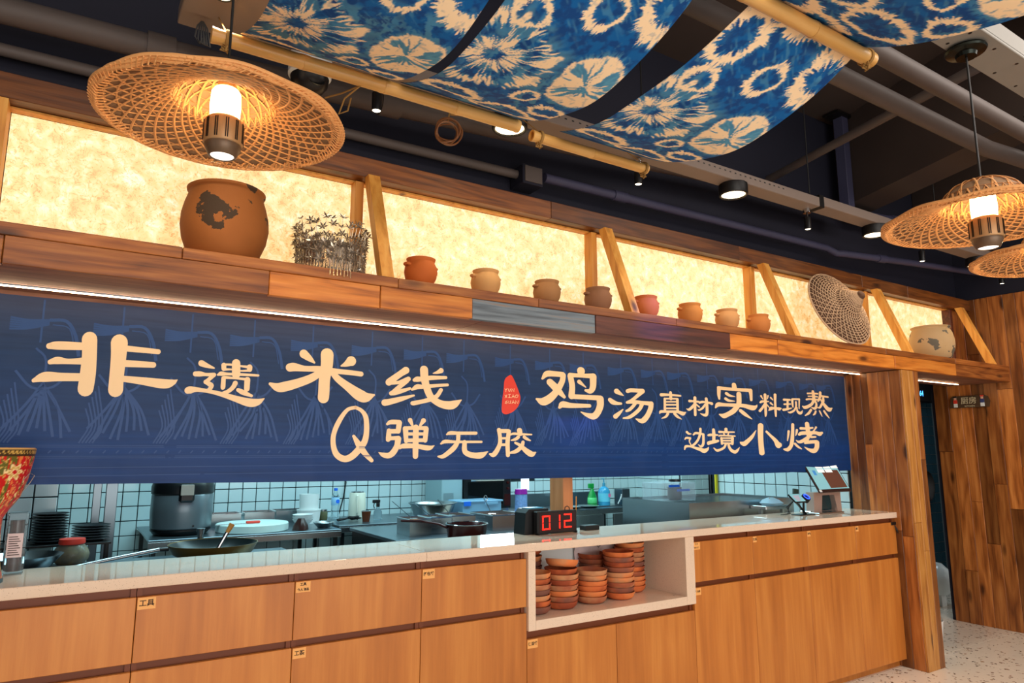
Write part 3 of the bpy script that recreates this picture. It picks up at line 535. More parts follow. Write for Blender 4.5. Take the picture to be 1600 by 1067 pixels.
GLYPHS = {
'非': '70,17426,232,276 115,16822,224,266 121,16184,238,281 98,15689,237,280;-1091,17097,85,104 -822,17137,122,148 -28,17167,112,133;-1013,16547,71,86 -804,16614,108,130 -483,16602,80,96 15,16655,112,132;-1419,15887,55,68 -1122,16023,141,171 -667,16049,122,147 64,16081,119,140;989,17379,265,309 1006,16888,241,280 1002,16165,225,260 1009,15691,232,267;1203,17188,94,109 2257,17150,82,93;1246,16644,110,127 2130,16649,95,107;1227,16087,94,108 1770,16045,120,136 2526,15975,157,175 2821,16047,100,112 2966,16148,13,15',
'遗': '3753,16827,112,123 3966,16744,79,86 4209,16674,30,32;3566,16408,87,96 3731,16418,93,101 3929,16408,59,64 4226,16415,75,81;4207,16403,80,86 4059,16233,69,75 3938,16119,69,75;3937,16130,69,75 4132,16023,89,96 4166,15960,69,75 4086,15827,79,85;3349,15771,115,126 3444,15797,125,137 3674,15818,78,85 4149,15766,69,75 4636,15659,91,97 5051,15536,113,119 5577,15404,157,164 5891,15438,127,132 6127,15581,21,22;4553,16806,91,98 4562,16675,86,92;4561,16839,35,38 4847,16847,41,44 5180,16815,36,39 5495,16791,63,66;4574,16643,45,49 4858,16661,31,33 5191,16628,31,33 5482,16657,47,50;5506,16792,105,111 5511,16703,94,100;4997,16913,154,165 5023,16485,154,164;4366,16424,40,43 4483,16474,80,87 4686,16476,51,54 5199,16485,52,55 5852,16486,42,44;4575,16306,81,87 4575,15981,86,92 4568,15937,75,81;4593,16340,56,60 5002,16330,41,44 5418,16310,52,55;5451,16290,110,116 5451,15937,104,110;5014,16134,92,98 4942,15977,82,87 4788,15818,71,76 4592,15722,60,65;5133,15878,72,76 5324,15788,93,98 5645,15671,52,55',
'米': '7603,17488,178,181 7846,17316,125,127 8058,17157,39,40;9630,17332,217,213 9402,17185,116,114 9207,17097,33,32;8585,17531,274,273 8588,17081,257,256 8517,16501,240,238 8514,15993,239,237 8504,15724,238,236;7064,16885,167,171 7245,16912,168,171 7679,16878,116,118 8276,16901,127,127 8922,16862,114,112 9582,16838,108,106 10089,16804,110,107;8315,16744,143,143 7947,16500,164,165 7461,16285,176,179 6923,16103,195,200 6626,16057,170,175 6324,16179,59,61;8860,16777,130,128 9099,16534,147,145 9539,16235,182,178 10054,15903,253,244 10363,15818,221,212 10702,15931,52,49',
'线': '12140,17092,168,157 11877,16913,147,137 11411,16563,157,148 11360,16511,157,148;11412,16513,118,111 11755,16520,79,74 12019,16596,107,100 12272,16710,115,107;12207,16606,94,88 11892,16365,106,99 11531,16051,105,98;11479,16036,98,92 11688,16070,105,99 12057,16187,94,87 12364,16289,61,56;11206,15620,155,146 11386,15652,143,134 11908,15795,119,111 12440,15954,61,56 12561,15985,48,44;12558,16676,82,76 12693,16722,130,120 12968,16750,111,102 13385,16825,112,102 14138,16881,79,71;12460,16243,54,50 12702,16381,123,113 12976,16395,104,95 13393,16454,91,83 14231,16549,72,65;13028,17174,201,185 13065,16781,194,178 13170,16405,181,165 13346,16032,174,159 13546,15837,168,153 13917,15660,185,166 14347,15611,216,193 14636,15686,189,168 14956,15880,29,26;13905,16300,100,90 13711,16022,106,96 13405,15856,112,101 12992,15739,103,94 12583,15648,109,100 12502,15640,101,93;13889,17190,129,117 13719,17102,85,77 13493,17037,28,26',
'Q': '9913,15370,75,72 9552,15245,82,80 9212,14758,106,103 9008,14220,104,102 9012,13751,112,109 9172,13378,129,124 9503,13205,138,133 9826,13313,148,142 10146,13629,150,143 10369,13949,135,128 10437,14400,119,113 10384,14948,110,105 10187,15233,84,81 9913,15370,75,72;9876,14152,66,64 10141,13756,142,135 10422,13407,118,111 10702,13134,85,80',
'弹': '11359,14694,61,57 11515,14779,106,99 11906,14788,107,100;11907,14755,125,116 11864,14390,116,107;11846,14390,107,99 11457,14384,105,98;11438,14416,97,90 11431,14089,123,114 11415,14023,105,98;11431,14072,88,82 11819,14093,98,90 11873,14077,125,115;11874,14060,142,132 11829,13764,133,123 11660,13470,141,130 11454,13340,131,122 11209,13373,104,97 11016,13470,26,24;12410,14884,109,101 12526,14652,55,50;13056,14882,121,110 12894,14659,56,51;12165,14528,90,83 12675,14544,92,84 13194,14546,103,93;12202,14495,130,120 12246,13965,99,91;13195,14513,122,110 13150,14006,112,101;12244,14276,76,70 13162,14289,78,71;12252,13998,90,83 13169,14013,93,84;12693,14571,138,126 12694,13768,137,125 12698,13303,128,116;11957,13633,36,33 12115,13749,117,107 12694,13752,110,100 13325,13670,122,109 13605,13773,19,17',
'无': '14234,14285,43,38 14407,14349,96,85 14881,14350,85,75 15743,14362,87,76;13949,13869,51,46 14153,13962,95,84 14710,13951,70,62 16040,13961,62,54;14829,14309,106,93 14798,13967,106,93 14609,13688,131,115 14300,13443,121,107 14028,13291,103,91 13806,13292,42,38;15153,13939,116,101 15158,13566,134,116 15320,13411,143,124 15681,13332,154,133 16045,13347,165,141 16376,13504,28,24',
'胶': '16989,14532,114,97 17048,14178,105,89 17030,13856,114,96 16861,13536,132,112 16674,13361,131,111 16488,13393,46,40;17028,14481,110,94 17507,14488,112,94;17546,14476,116,98 17469,13924,125,105 17489,13343,115,96;17086,14140,67,56 17469,14144,67,57;17087,13834,76,64 17469,13836,77,65;18171,14519,158,132 18210,14371,138,115;17643,14315,48,41 17818,14366,68,57 18250,14349,69,58 18889,14338,44,37;18092,14206,98,82 17935,14106,88,73 17682,14048,39,32;18448,14210,99,82 18587,14129,90,74 18807,14048,40,33;18367,13963,99,82 18288,13765,109,90 17973,13537,117,97 17624,13456,58,48;17915,13927,68,57 18209,13798,98,82 18564,13537,159,131 18884,13389,171,140 19126,13471,40,33',
'鸡': '19603,17152,66,55 19872,17406,179,147 20368,17436,170,139 20870,17429,161,131;20893,17393,173,140 20819,17054,172,139 20447,16518,204,165 19993,16133,245,200 19593,15990,231,190 19244,16102,65,54;20069,16995,213,174 20494,16667,227,184 20945,16282,103,83;22070,17691,263,209 22067,17539,215,171;21334,17438,140,113 22137,17448,132,105 22862,17472,171,135;21356,17383,187,150 21464,16864,187,150 21408,16339,198,158;22886,17435,232,183 22848,16897,207,163 22649,16658,170,133 22336,16681,72,57;21940,17115,143,113 22364,16853,36,28;21454,16323,152,121 22352,16323,156,123 23225,16322,172,134;23322,16269,247,191 23313,15925,234,181 23107,15538,220,171 22811,15341,218,170 22380,15404,131,103 22003,15542,35,28;20640,15737,91,73 20847,15891,206,165 21400,15856,163,130 22582,15880,120,94',
'汤': '24470,16738,184,141 24674,16637,128,98 24928,16526,32,25;23996,16256,141,109 24181,16143,174,133 24496,16082,112,85 24752,16079,80,61;24347,15376,166,126 24606,15553,120,91 24869,15767,40,30;25228,16774,139,105 25459,16834,148,112 25988,16834,150,112 26289,16823,177,132;26254,16797,168,125 25843,16504,124,93 25471,16266,115,86 25174,16156,98,74;25173,16132,65,49 25633,16199,132,99 26296,16174,134,100 26903,16147,171,126;26903,16147,188,138 26840,15869,187,138 26603,15488,186,137 26324,15232,201,148 26089,15177,158,117 25762,15280,41,31;25764,16179,132,99 25591,15975,115,86 25322,15770,114,86 25109,15690,81,61;26227,16122,151,112 26049,15843,133,99 25674,15560,132,98 25275,15353,114,85 24885,15294,56,42',
'真': '28485,16844,111,80 28482,16489,119,86;27724,16684,124,91 28367,16712,95,69 29262,16694,73,52;27994,16468,94,68 27962,15811,101,73;29008,16487,105,75 28990,15843,104,75;28010,16481,66,48 28994,16514,68,48;28001,16303,59,43 28985,16341,61,44;27993,16128,66,48 28975,16164,67,48;27983,15929,62,45 28964,15962,64,46;27536,15640,46,34 27632,15733,108,79 28005,15744,94,68 28953,15762,112,80 29399,15672,162,115 29647,15760,33,23;28187,15637,110,79 28023,15474,94,68 27676,15353,31,22;28724,15653,111,80 28939,15499,112,80 29284,15348,24,17',
'材': '29981,16422,107,76 30295,16422,83,59 30762,16405,84,59;30441,16627,125,88 30419,16263,117,82 30413,15632,108,76;30385,16262,83,59 30140,16043,116,82 29902,15919,99,70 29724,15959,33,23;30485,16266,67,47 30777,16100,59,41;30791,16324,51,35 30964,16401,102,71 31305,16414,86,59 31645,16380,95,66 31884,16341,122,84;31403,16608,129,89 31434,16301,129,89 31420,15826,128,89 31324,15658,136,94 31086,15651,93,65 30837,15726,25,18;31296,16272,85,59 31043,16050,93,65 30766,15924,67,47 30650,15943,34,23',
'实': '33981,17581,193,130 34021,17349,222,150;32583,17330,149,102 33330,17303,142,97 34288,17297,146,98 35269,17305,160,106;32616,17280,177,121 32572,16922,149,102 32592,16669,93,64;35427,17286,200,132 35467,17051,150,99 35477,16709,120,79;33271,17017,142,96 33566,16902,114,77 34021,16857,29,19;33172,16693,132,90 33466,16590,114,77 33999,16572,29,19;34383,17029,214,144 34358,16483,223,149 34206,16270,222,149 33838,15975,230,154 33328,15756,208,140 32908,15642,205,139 32524,15720,55,38;32203,16124,73,50 32437,16309,185,127 33069,16319,150,102 34018,16328,164,110 34793,16317,177,117 35575,16214,240,158 35903,16304,121,79 35993,16412,40,26;34476,16008,156,104 34868,15800,167,110 35475,15518,40,26',
'料': '36431,16989,97,63 36589,16801,35,23;37123,17030,89,58 37034,16842,45,29;36827,17086,142,92 36820,16627,133,86 36810,15942,124,80 36774,15737,79,51;36325,16585,87,57 36506,16649,114,74 37143,16674,62,40;36737,16487,106,69 36505,16251,123,80 36243,16050,122,79;36947,16472,71,46 37146,16319,62,40;37381,16926,90,58 37584,16795,54,35;37348,16579,108,69 37553,16471,63,40;37126,16112,53,34 37351,16234,179,115 37786,16271,109,69 38181,16238,164,105 38330,16267,92,58;37832,17130,145,93 37805,16665,118,76 37804,16087,127,81 37809,15765,90,58',
'现': '38701,16852,111,71 39316,16865,103,65;38727,16560,93,59 39325,16594,85,53;38616,16194,129,82 38991,16242,112,70 39410,16326,66,41;39070,16831,103,65 39028,16243,112,71;39545,16898,114,71 39550,16591,104,65 39587,16403,66,41;39547,16922,85,54 40271,16939,96,60;40267,16903,87,54 40206,16329,58,36;39907,16746,95,60 39896,16461,95,59 39697,16194,104,65 39268,16040,103,65 39047,16068,37,23;40003,16394,48,30 39999,16180,95,59 40175,16043,153,95 40405,16050,135,83 40557,16210,29,18',
'熬': '41886,17529,160,98 41932,17238,190,116 41898,16944,180,110 41628,16667,159,97 41136,16480,177,109 40779,16420,156,96 40612,16486,78,48;41236,17372,89,55 41792,17402,90,55 42433,17407,91,56;41293,17186,71,44 41770,17207,72,44 42368,17196,73,44;41072,16960,98,61 41390,16997,99,61 42064,17000,100,61 42586,16996,102,62;42090,16879,120,73 42191,16712,121,73 42125,16491,151,92 41913,16386,150,91 41603,16448,59,36;42747,17495,153,93 42697,17247,153,93 42505,16993,122,74 42391,16878,61,37;42823,17277,92,56 43597,17236,104,62;43054,17163,123,74 43024,16915,154,93 42789,16661,143,86 42566,16481,122,74 42322,16461,60,37;42752,17027,82,49 43044,16744,164,99 43458,16438,228,136 43739,16373,229,137 44002,16481,63,37;41505,16276,138,85 41204,16050,137,84 40816,15884,58,36;42050,16197,110,67 41914,16047,120,73 41723,15945,60,36;42516,16236,91,55 42637,16069,91,55 42776,15877,41,24;43045,16252,113,68 43285,16039,123,74 43604,15789,41,25',
'边': '29680,14624,98,69 29821,14534,82,57 30017,14525,41,29;29494,14211,48,34 29612,14292,81,57 29937,14284,82,57;29936,14261,82,57 29861,14100,49,34 29979,13895,49,34;30211,14482,66,46 30415,14577,100,69 30980,14527,84,58;30797,14826,101,70 30763,14547,100,70 30593,14221,100,69 30346,13989,99,69 30108,13850,98,69;31029,14504,101,70 31023,14156,101,70 30975,13924,109,75 30800,13807,100,69 30574,13921,25,17;29446,13643,48,34 29551,13802,105,74 29941,13804,82,57 30362,13714,107,75 30788,13623,150,104 31052,13554,185,127 31327,13647,118,81 31438,13775,25,17',
'境': '31449,14463,85,59 31656,14489,111,76 32277,14485,70,47;31917,14787,130,89 31933,14516,147,100 31907,14140,138,94;31434,13973,119,82 31488,14020,153,105 31972,14093,138,94 32287,14143,104,71;33059,14842,151,102 33066,14699,142,96;32430,14677,105,71 33064,14675,80,54 33818,14686,63,42;32846,14600,71,48 32874,14505,71,48;33272,14606,71,48 33230,14510,71,48;32376,14416,44,30 32555,14465,70,48 33872,14446,63,42;32596,14312,105,71 32625,13980,105,71;33627,14322,135,90 33583,13986,126,84;32614,14312,61,42 33645,14323,72,48;32638,14158,70,47 33561,14166,72,48;32627,14016,70,47 33584,13998,90,60;32975,13959,106,71 32820,13768,106,71 32531,13649,105,71 32144,13578,104,70 31878,13718,43,29;33224,13960,107,72 33281,13770,125,83 33481,13579,143,95 33798,13496,153,102 34059,13604,109,72 34237,13773,18,12',
'小': '36261,15113,264,171 36217,14626,253,164 36219,14021,243,157 36261,13443,253,162;35805,14814,37,24 35459,14447,147,96 35032,14156,191,125 34692,13988,216,142 34409,14033,125,83 34324,14091,36,24;36796,14756,114,73 37155,14517,134,86 37590,14227,194,123 37853,13933,292,185 37990,13934,254,160',
'烤': '39024,14816,121,76 38956,14539,100,63 38842,14213,50,31;39865,14906,123,76 39805,14727,102,63 39704,14548,41,25;39474,15253,153,95 39426,14797,162,101 39332,14292,192,119 39169,13890,191,119 38866,13665,200,124 38625,13639,159,99 38429,13664,79,50;39587,14018,122,76 39854,13843,123,76 40206,13692,62,38;40950,15336,232,142 40991,14950,232,142 40980,14667,211,129 41047,14514,169,103 40761,14204,167,102;40269,15027,145,90 40894,15026,126,77 41536,15089,96,58;40082,14629,144,89 40317,14709,187,115 41073,14745,190,116 41840,14757,183,111 42262,14685,228,137 42576,14767,131,79;41925,15122,119,72 41735,14963,86,52 41455,14751,128,78 40823,14383,189,115 40259,14174,176,108 39927,14146,123,76 39733,14246,41,25;41295,14465,117,71 41765,14483,107,65;40621,14075,125,76 40920,14128,178,109 41642,14159,192,116 41853,14135,236,142;41893,14109,258,155 41814,13799,257,155 41576,13593,255,154 41277,13567,232,141 40868,13668,126,76 40529,13807,42,25',
'logo': '17658,17220,0,0 17412,17062,0,0 17310,16869,0,0 17272,16494,0,0 17184,15946,0,0 17147,15511,0,0 17211,15340,0,0 17415,15292,0,0 17698,15376,0,0 17958,15537,0,0 18168,15786,0,0 18260,16099,0,0 18195,16362,0,0 17985,16817,0,0 17828,17097,0,0 17737,17202,0,0',
'name': '17336,16519,15,13 17400,16468,15,13 17478,16548,15,13;17400,16468,15,13 17388,16380,15,13;17555,16530,16,13 17548,16420,16,13 17620,16401,16,13 17672,16525,16,13;17737,16407,16,13 17745,16539,16,13 17867,16413,16,13 17880,16557,16,13;17337,16213,15,13 17453,16098,15,13;17452,16229,15,13 17337,16082,15,13;17594,16247,16,13 17594,16115,16,13;17543,16255,15,13 17672,16261,16,13;17538,16106,15,13 17672,16112,16,13;17737,16099,16,13 17815,16267,16,13 17880,16105,16,13;17763,16155,16,13 17867,16171,16,13;17919,16184,16,13 18011,16254,16,13 18116,16248,16,13 18089,16158,16,13 17984,16110,16,13 17919,16184,16,13;17466,15946,15,13 17363,15887,15,13 17338,15810,15,13 17440,15803,15,13 17479,15870,15,13 17402,15867,15,13;17556,15939,15,13 17556,15818,15,13 17646,15822,16,13 17672,15954,16,13;17737,15814,16,13 17815,15971,16,13 17880,15831,16,13;17763,15870,16,13 17867,15885,16,13;17945,15822,16,13 17958,15965,16,13 18089,15832,16,13 18115,15972,16,13',
}
HATN = (-0.0544,-0.9338,0.3518)
# ================================================================ COUNTER
ct = thing('countertop', 'long white speckled quartz countertop over the wooden cabinets', 'countertop', (1.5, 2.525, .925))
for a, b in ((-1.5, 1.2), (1.2, 4.60)):
    MB().box(a-1.5, b-1.5-.0004, 0, .375, 0, .035, .002).build('slab', M_top, ct)
def textmesh(body, size, bold=0):
    c = bpy.data.curves.new('t', 'FONT'); c.body = body; c.size = size; c.align_x = 'CENTER'; c.align_y = 'CENTER'; c.offset = bold; c.resolution_u = 2
    o = bpy.data.objects.new('t', c); COL.objects.link(o); dg = bpy.context.evaluated_depsgraph_get()
    m = bpy.data.meshes.new_from_object(o.evaluated_get(dg)); bpy.data.objects.remove(o); bpy.data.curves.remove(c)
    vs = [tuple(v.co) for v in m.vertices]; fs = [tuple(p.vertices) for p in m.polygons]; bpy.data.meshes.remove(m); return vs, fs
def sticker(parent, x, z, w, h, lines, y=-.0012, M=None, m1=None, m2=None, name='sticker', bold=.0004):
    mb = MB().box(x, x+w, y, y+.0011, z-h, z); n0 = len(mb.f)
    for k, (tx, sz) in enumerate(lines):
        vs, fs = textmesh(tx, sz, bold); zz = z-h*(k+.5)/len(lines) if len(lines) > 1 else z-h/2
        mb.add([(x+w/2+p[0], y-.0003, zz+p[1]) for p in vs], fs)
    o = mb.build(name, m1 or M_paper, parent); o.data.materials.append(m2 or M_ink)
    for i, p in enumerate(o.data.polygons): p.material_index = 1 if i >= n0 else 0
    return o
units = [(-1.27, -.78, None, None), (-.78, -.29, None, None), (-.29, .2025, None, None), (.2025, .6965, [('工具', .022)], None), (.6965, 1.188, [('工具', .011), ('个人物品', .0105)], [('工装', .018)]), (1.188, 1.68, [('打包袋', .0155)], None),
         (2.69, 3.155, [('筷子', .010), ('勺子 吸管', .0085)], [('餐巾纸', .012)]), (3.155, 3.635, [('文具', .016)], None), (3.635, 4.12, [('杂物', .014)], None), (4.12, 4.574, [('票据', .014)], None)]
names = ['wooden cabinet unit at the far left end, beyond the drum', 'wooden cabinet unit left of the first visible drawer, mostly out of view', 'wooden cabinet unit with plain drawer at the left edge of view', 'wooden cabinet unit whose drawer sticker has two big characters', 'wooden cabinet unit with a sticker on its drawer and on its door', 'wooden cabinet unit with three character sticker left of the dish niche',
         'wooden cabinet unit just right of the dish niche with two stickers', 'wooden cabinet unit with small sticker, grey smudge on the drawer', 'wooden cabinet unit with small sticker, second from the timber post', 'wooden cabinet unit beside the timber post with small hooks on it']
Y0 = 2.54
for (x0, x1, s1, s2), nm in zip(units, names):
    t = thing('cabinet', nm, 'cabinet', (x0, Y0, 0)); w = x1-x0; g = .0012
    cb = MB(); cb.box(.001, .017, .019, .36, .05, .922); cb.box(w-.017, w-.001, .019, .36, .05, .922); cb.box(.017, w-.017, .345, .36, .05, .922); cb.box(.017, w-.017, .02, .345, .05, .066); cb.box(.017, w-.017, .05, .345, .86, .876)
    cb.build('body', M_carc, t)
    MB().box(.001, w-.001, .028, .05, .885, .922).build('finger_channel', M_carc, t); MB().box(.001, w-.001, .028, .05, .66, .71).build('finger_channel', M_carc, t)
    MB().box(.0, w, .05, .066, .0, .05).build('kick_board', M_cab, t)
    d = MB().box(g, w-g, 0, .018, .698, .895, .0012).build('drawer_front', M_cab, t); e = MB().box(g, w-g, 0, .018, .052, .672, .0012).build('door', M_cab, t)
    k = x0 > 2.6
    if s1: sticker(d, .003, .893, .030 if k and x0 > 3 else .052, .030 if k and x0 > 3 else .036, s1)
    if s2: sticker(e, .003, .670, .046, .034, s2)
t = thing('cabinet', 'wooden double door cabinet below the white dish niche', 'cabinet', (1.68, Y0, 0))
cb = MB(); cb.box(.001, .017, .019, .36, .05, .599); cb.box(.993, 1.009, .019, .36, .05, .599); cb.box(.017, .993, .345, .36, .05, .599); cb.box(.017, .993, .02, .345, .05, .066); cb.build('body', M_carc, t)
MB().box(.001, 1.009, .028, .05, .555, .599).build('finger_channel', M_carc, t); MB().box(0, 1.01, .05, .066, 0, .05).build('kick_board', M_cab, t)
e = MB().box(.0012, .4938, 0, .018, .052, .565, .0012).build('door', M_cab, t); sticker(e, .003, .563, .052, .035, [('保温袋', .0155)]); MB().box(.4962, 1.0088, 0, .018, .052, .565, .0012).build('door', M_cab, t)
# the white niche
t = thing('shelf_niche', 'white stone open niche in the counter front holding clay dishes', 'niche', (1.68, 2.527, .60))
MB().box(.001, .038, 0, .372, .0, .3245, .001).build('side_panel', M_top, t); MB().box(.947, 1.009, 0, .372, .0, .3245, .001).build('side_panel', M_top, t)
MB().box(.0385, .9465, 0, .372, .0, .04, .001).build('base_panel', M_top, t); MB().box(.0385, .9465, .36, .372, .0405, .3245, .001).build('back_panel', M_white, t)
MB().lathe([(0, .0404), (.004, .0404), (.004, .0400)], 10, (.915, .06, 0)).build('screw_hole', M_black, t)
# small smudge hooks on the last cabinet
t = thing('door_hooks', 'small dark metal hooks hanging on the cabinet corner beside the post', 'hook', (4.545, 2.538, .885))
for k, (x, z) in enumerate(((0, 0), (.012, -.012), (.022, -.022))):
    MB().tube([(x, -.002, z), (x, -.010, z-.004), (x+.003, -.012, z-.030), (x+.010, -.012, z-.040), (x+.014, -.010, z-.032)], .0022, 6).build('hook', M_black, t, smooth=True)
MB().box(-.025, .03, -.004, -.001, -.006, .014, .001).build('plate', M_blackm, t)

# ---------------------------------------------------------------- clay dishes in the niche
dprof = [(0, 0), (.050, 0), (.062, .004), (.072, .014), (.077, .030), (.0775, .033), (.074, .0335), (.071, .028), (.064, .013), (.05, .0065), (0, .006)]
dproto = MB().lathe(dprof, 40, wob=lambda a, z: .006*math.sin(2*a+1)).build('clay_dish', M_clay, smooth=True)
used = False; ordn = ['bottom', 'second', 'third', 'fourth', 'fifth', 'sixth', 'seventh', 'eighth', 'ninth', 'tenth', 'eleventh', 'twelfth']
rnd = random.Random(3)
stacks = [('front stack at the left wall of the niche', 1.796, 2.655, 7, .0235, None), ('second front stack from left', 1.962, 2.672, 8, .0240, (.27, 5)), ('low third front stack from left', 2.150, 2.690, 6, .0238, (.0, 0)), ('front stack at the right', 2.325, 2.688, 9, .0238, None),
          ('rear stack at the right', 2.490, 2.790, 10, .0235, None), ('rear middle stack', 2.290, 2.845, 8, .0235, None), ('tall rear stack at the left', 1.865, 2.825, 10, .0235, (.16, 2))]
for nm, x, y, n, pz, tip in stacks:
    for k in range(n):
        o = dproto if not used else dproto.copy()
        if used: COL.objects.link(o)
        used = True
        o.location = (x+rnd.uniform(-.003, .003), y+rnd.uniform(-.003, .003), .6406+k*pz); o.rotation_euler = (0, 0, rnd.uniform(0, 6.28))
        if tip and k == n-1 and tip[0]: o.rotation_euler = (R(-tip[1]*1.2), R(tip[0]*28), 0); o.location.z += .012
        pos = 'top dish' if k == n-1 else ordn[k]+' dish up' if k else 'bottom dish'
        tag(o, 'terracotta dish, '+pos+' of the '+nm, 'dish', 'terracotta dishes stacked in the niche')
t = thing('plastic_bag', 'pale crumpled bag with thin black lines behind the clay dishes', 'bag', (2.33, 2.874, .66))
mb = MB()
for i in range(12):
    for j in range(10): pass
g = [[(-.14+.28*i/12, .004+.010*math.sin(i*1.7+j)*math.cos(j*1.1)-.006, .0+.235*j/9) for j in range(10)] for i in range(13)]
vs = [p for c_ in g for p in c_]; mb.add(vs+[(p[0], .0105, p[2]) for p in vs], [(i*10+j, (i+1)*10+j, (i+1)*10+j+1, i*10+j+1) for i in range(12) for j in range(9)]); mb.build('sheet', M_wpaper, t, smooth=True)
MB().tube([(-.03, -.014, .235), (.01, -.016, .20), (.04, -.016, .225), (.08, -.014, .235)], .0016, 5).build('cord', M_black, t)
t = thing('power_adapter', 'black adapter box at the top back of the dish niche', 'adapter', (2.52, 2.855, .89)); MB().box(-.05, .05, -.03, .03, -.03, .034, .004).build('case', M_black, t); MB().tube([(-.05, -.01, 0), (-.09, -.02, -.02), (-.13, 0, .02)], .003, 6).build('lead', M_wire, t, smooth=True)

# ---------------------------------------------------------------- banner
BY = 2.81
def rip(x, z): return .0035*math.sin(x*5.1+z*2)+.002*math.sin(x*13+z*5)+.0015*math.sin(x*2.2-z*9)
bn = thing('banner', 'wide dark blue vinyl banner with large cream Chinese lettering under the shelf', 'banner', (0, BY, 0))
nx, nz = 240, 24; vs = []; XL, XR = -1.45, 4.568
for i in range(nx+1):
    for j in range(nz+1):
        x = XL+(XR-XL)*i/nx; zb = 1.242-.020*(x+.1)/4.6-.012*math.sin(PI*max(0, min(1, (x+.1)/4.6))); z = zb+(1.877-zb)*j/nz
        vs.append((x, rip(x, z), z))
fs = [(i*(nz+1)+j, (i+1)*(nz+1)+j, (i+1)*(nz+1)+j+1, i*(nz+1)+j+1) for i in range(nx) for j in range(nz)]
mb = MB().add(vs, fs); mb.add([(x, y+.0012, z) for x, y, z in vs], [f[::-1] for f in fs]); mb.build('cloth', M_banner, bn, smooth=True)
MB().box(XL, XR, .006, .012, 1.868, 1.8915).build('batten', M_soff, bn)
def cr(pts, n=6):      # catmull-rom through the points
    P_ = [np.array(p, float) for p in pts]
    if len(P_) < 3: return [P_[0]+(P_[-1]-P_[0])*t for t in np.linspace(0, 1, n+1)]
    Q = [2*P_[0]-P_[1]]+P_+[2*P_[-1]-P_[-2]]; out = []
    for i in range(1, len(Q)-2):
        a, b, c, d = Q[i-1], Q[i], Q[i+1], Q[i+2]
        for k in range(n):
            t = k/n; out.append(.5*((2*b)+(c-a)*t+(2*a-5*b+4*c-d)*t*t+(3*b-a-3*c+d)*t**3))
    out.append(P_[-1]); return out
def glyph(key, m, off, smooth=True, name='character', label=None):
    mb = MB()
    if key == 'logo':
        pts = [tuple(int(v)/1e4 for v in p.split(',')[:2]) for p in GLYPHS[key].split()]
        pp = cr([(*p,) for p in pts]+[pts[0]], 4)[:-1]; mb.add([(p[0], rip(p[0], p[1])-off, p[1]) for p in pp], [tuple(range(len(pp)))])
        return mb.build(name, m, bn, label=label)
    for si, st_ in enumerate(GLYPHS[key].split(';')):
        q = [[int(v)/1e4 for v in p.split(',')] for p in st_.split()]
        pts = cr(q, 6) if smooth else [np.array(p) for p in q]
        o_ = off+si*.00003; V = []
        for i, p in enumerate(pts):
            a = pts[max(0, i-1)]; b = pts[min(len(pts)-1, i+1)]; t = b[:2]-a[:2]; t = t/(np.linalg.norm(t)+1e-9); nn = np.array([-t[1], t[0]])
            for s in (1, -1): x, z = p[0]+s*nn[0]*max(p[2], .0004), p[1]+s*nn[1]*max(p[3], .0004); V.append((x, rip(x, z)-o_, z))
        mb.add(V, [(2*i, 2*i+1, 2*i+3, 2*i+2) for i in range(len(pts)-1)])
        for p in ([pts[0], pts[-1]]+([np.array(c) for c in q[1:-1]] if not smooth else [])):
            hx, hz = max(p[2], .0004), max(p[3], .0004); c = [(p[0]+hx*math.cos(2*PI*k/16), p[1]+hz*math.sin(2*PI*k/16)) for k in range(16)]
            mb.add([(x, rip(x, z)-o_, z) for x, z in c], [tuple(range(16))])
    return mb.build(name, m, bn, label=label)
for k in GLYPHS:
    if k not in ('logo', 'name'): glyph(k, M_gold, .0012)
M_logo = mat('seal_red', (226, 62, 44), .5); glyph('logo', M_logo, .0010, name='red_seal', label='red rounded seal with three lines of cream capitals'); glyph('name', M_gold, .0022, False, 'seal_lettering')
# faint printed figures, repeated along the banner
mo = MB(); rnd = random.Random(2)
def ms(pts, w):
    pts = cr([(*p, w) for p in pts], 4); V = []
    for i, p in enumerate(pts):
        a = pts[max(0, i-1)]; b = pts[min(len(pts)-1, i+1)]; t = b[:2]-a[:2]; t = t/(np.linalg.norm(t)+1e-9)
        for s in (1, -1): x, z = p[0]-s*t[1]*w/2, p[1]+s*t[0]*w/2; V.append((x, rip(x, z)-.0006, z))
    mo.add(V, [(2*i, 2*i+1, 2*i+3, 2*i+2) for i in range(len(pts)-1)])
for k in range(26):
    X = -1.3+.235*k+rnd.uniform(-.02, .02)
    if X > 4.35: break
    for j in range(6): ms([(X-.09, 1.80-.008*j), (X-.04, 1.795-.006*j), (X+.02, 1.80-.003*j)], .0065)
    ms([(X+.02, 1.80), (X+.07, 1.80), (X+.10, 1.75), (X+.115, 1.68)], .011); ms([(X+.03, 1.785), (X+.08, 1.775), (X+.10, 1.70)], .004); ms([(X, 1.87), (X, 1.72)], .006)
    for j in range(9): ms([(X+.02, 1.58), (X-.02+.012*j+rnd.uniform(-.01, .01), 1.50), (X-.08+.024*j, 1.41+rnd.uniform(-.02, .02))], .0085)
    for j in range(5): ms([(X-.09+.008*j, 1.50+.02*j), (X-.075+.01*j, 1.44), (X-.10+.01*j, 1.38)], .005)
    ms([(X-.06, 1.62), (X-.01, 1.565), (X+.05, 1.57), (X+.09, 1.62)], .008); ms([(X+.02, 1.56), (X+.022, 1.66), (X-.01, 1.70)], .007)
for z in (1.372, 1.366, 1.335, 1.329, 1.296, 1.268): ms([(-1.4+.5*i, z) for i in range(12)], .0022)
for k in range(150): ms([(-1.4+.04*k, 1.345), (-1.392+.04*k, 1.355)], .004); 
mo.build('faint_print', M_motif, bn, kind='stuff')
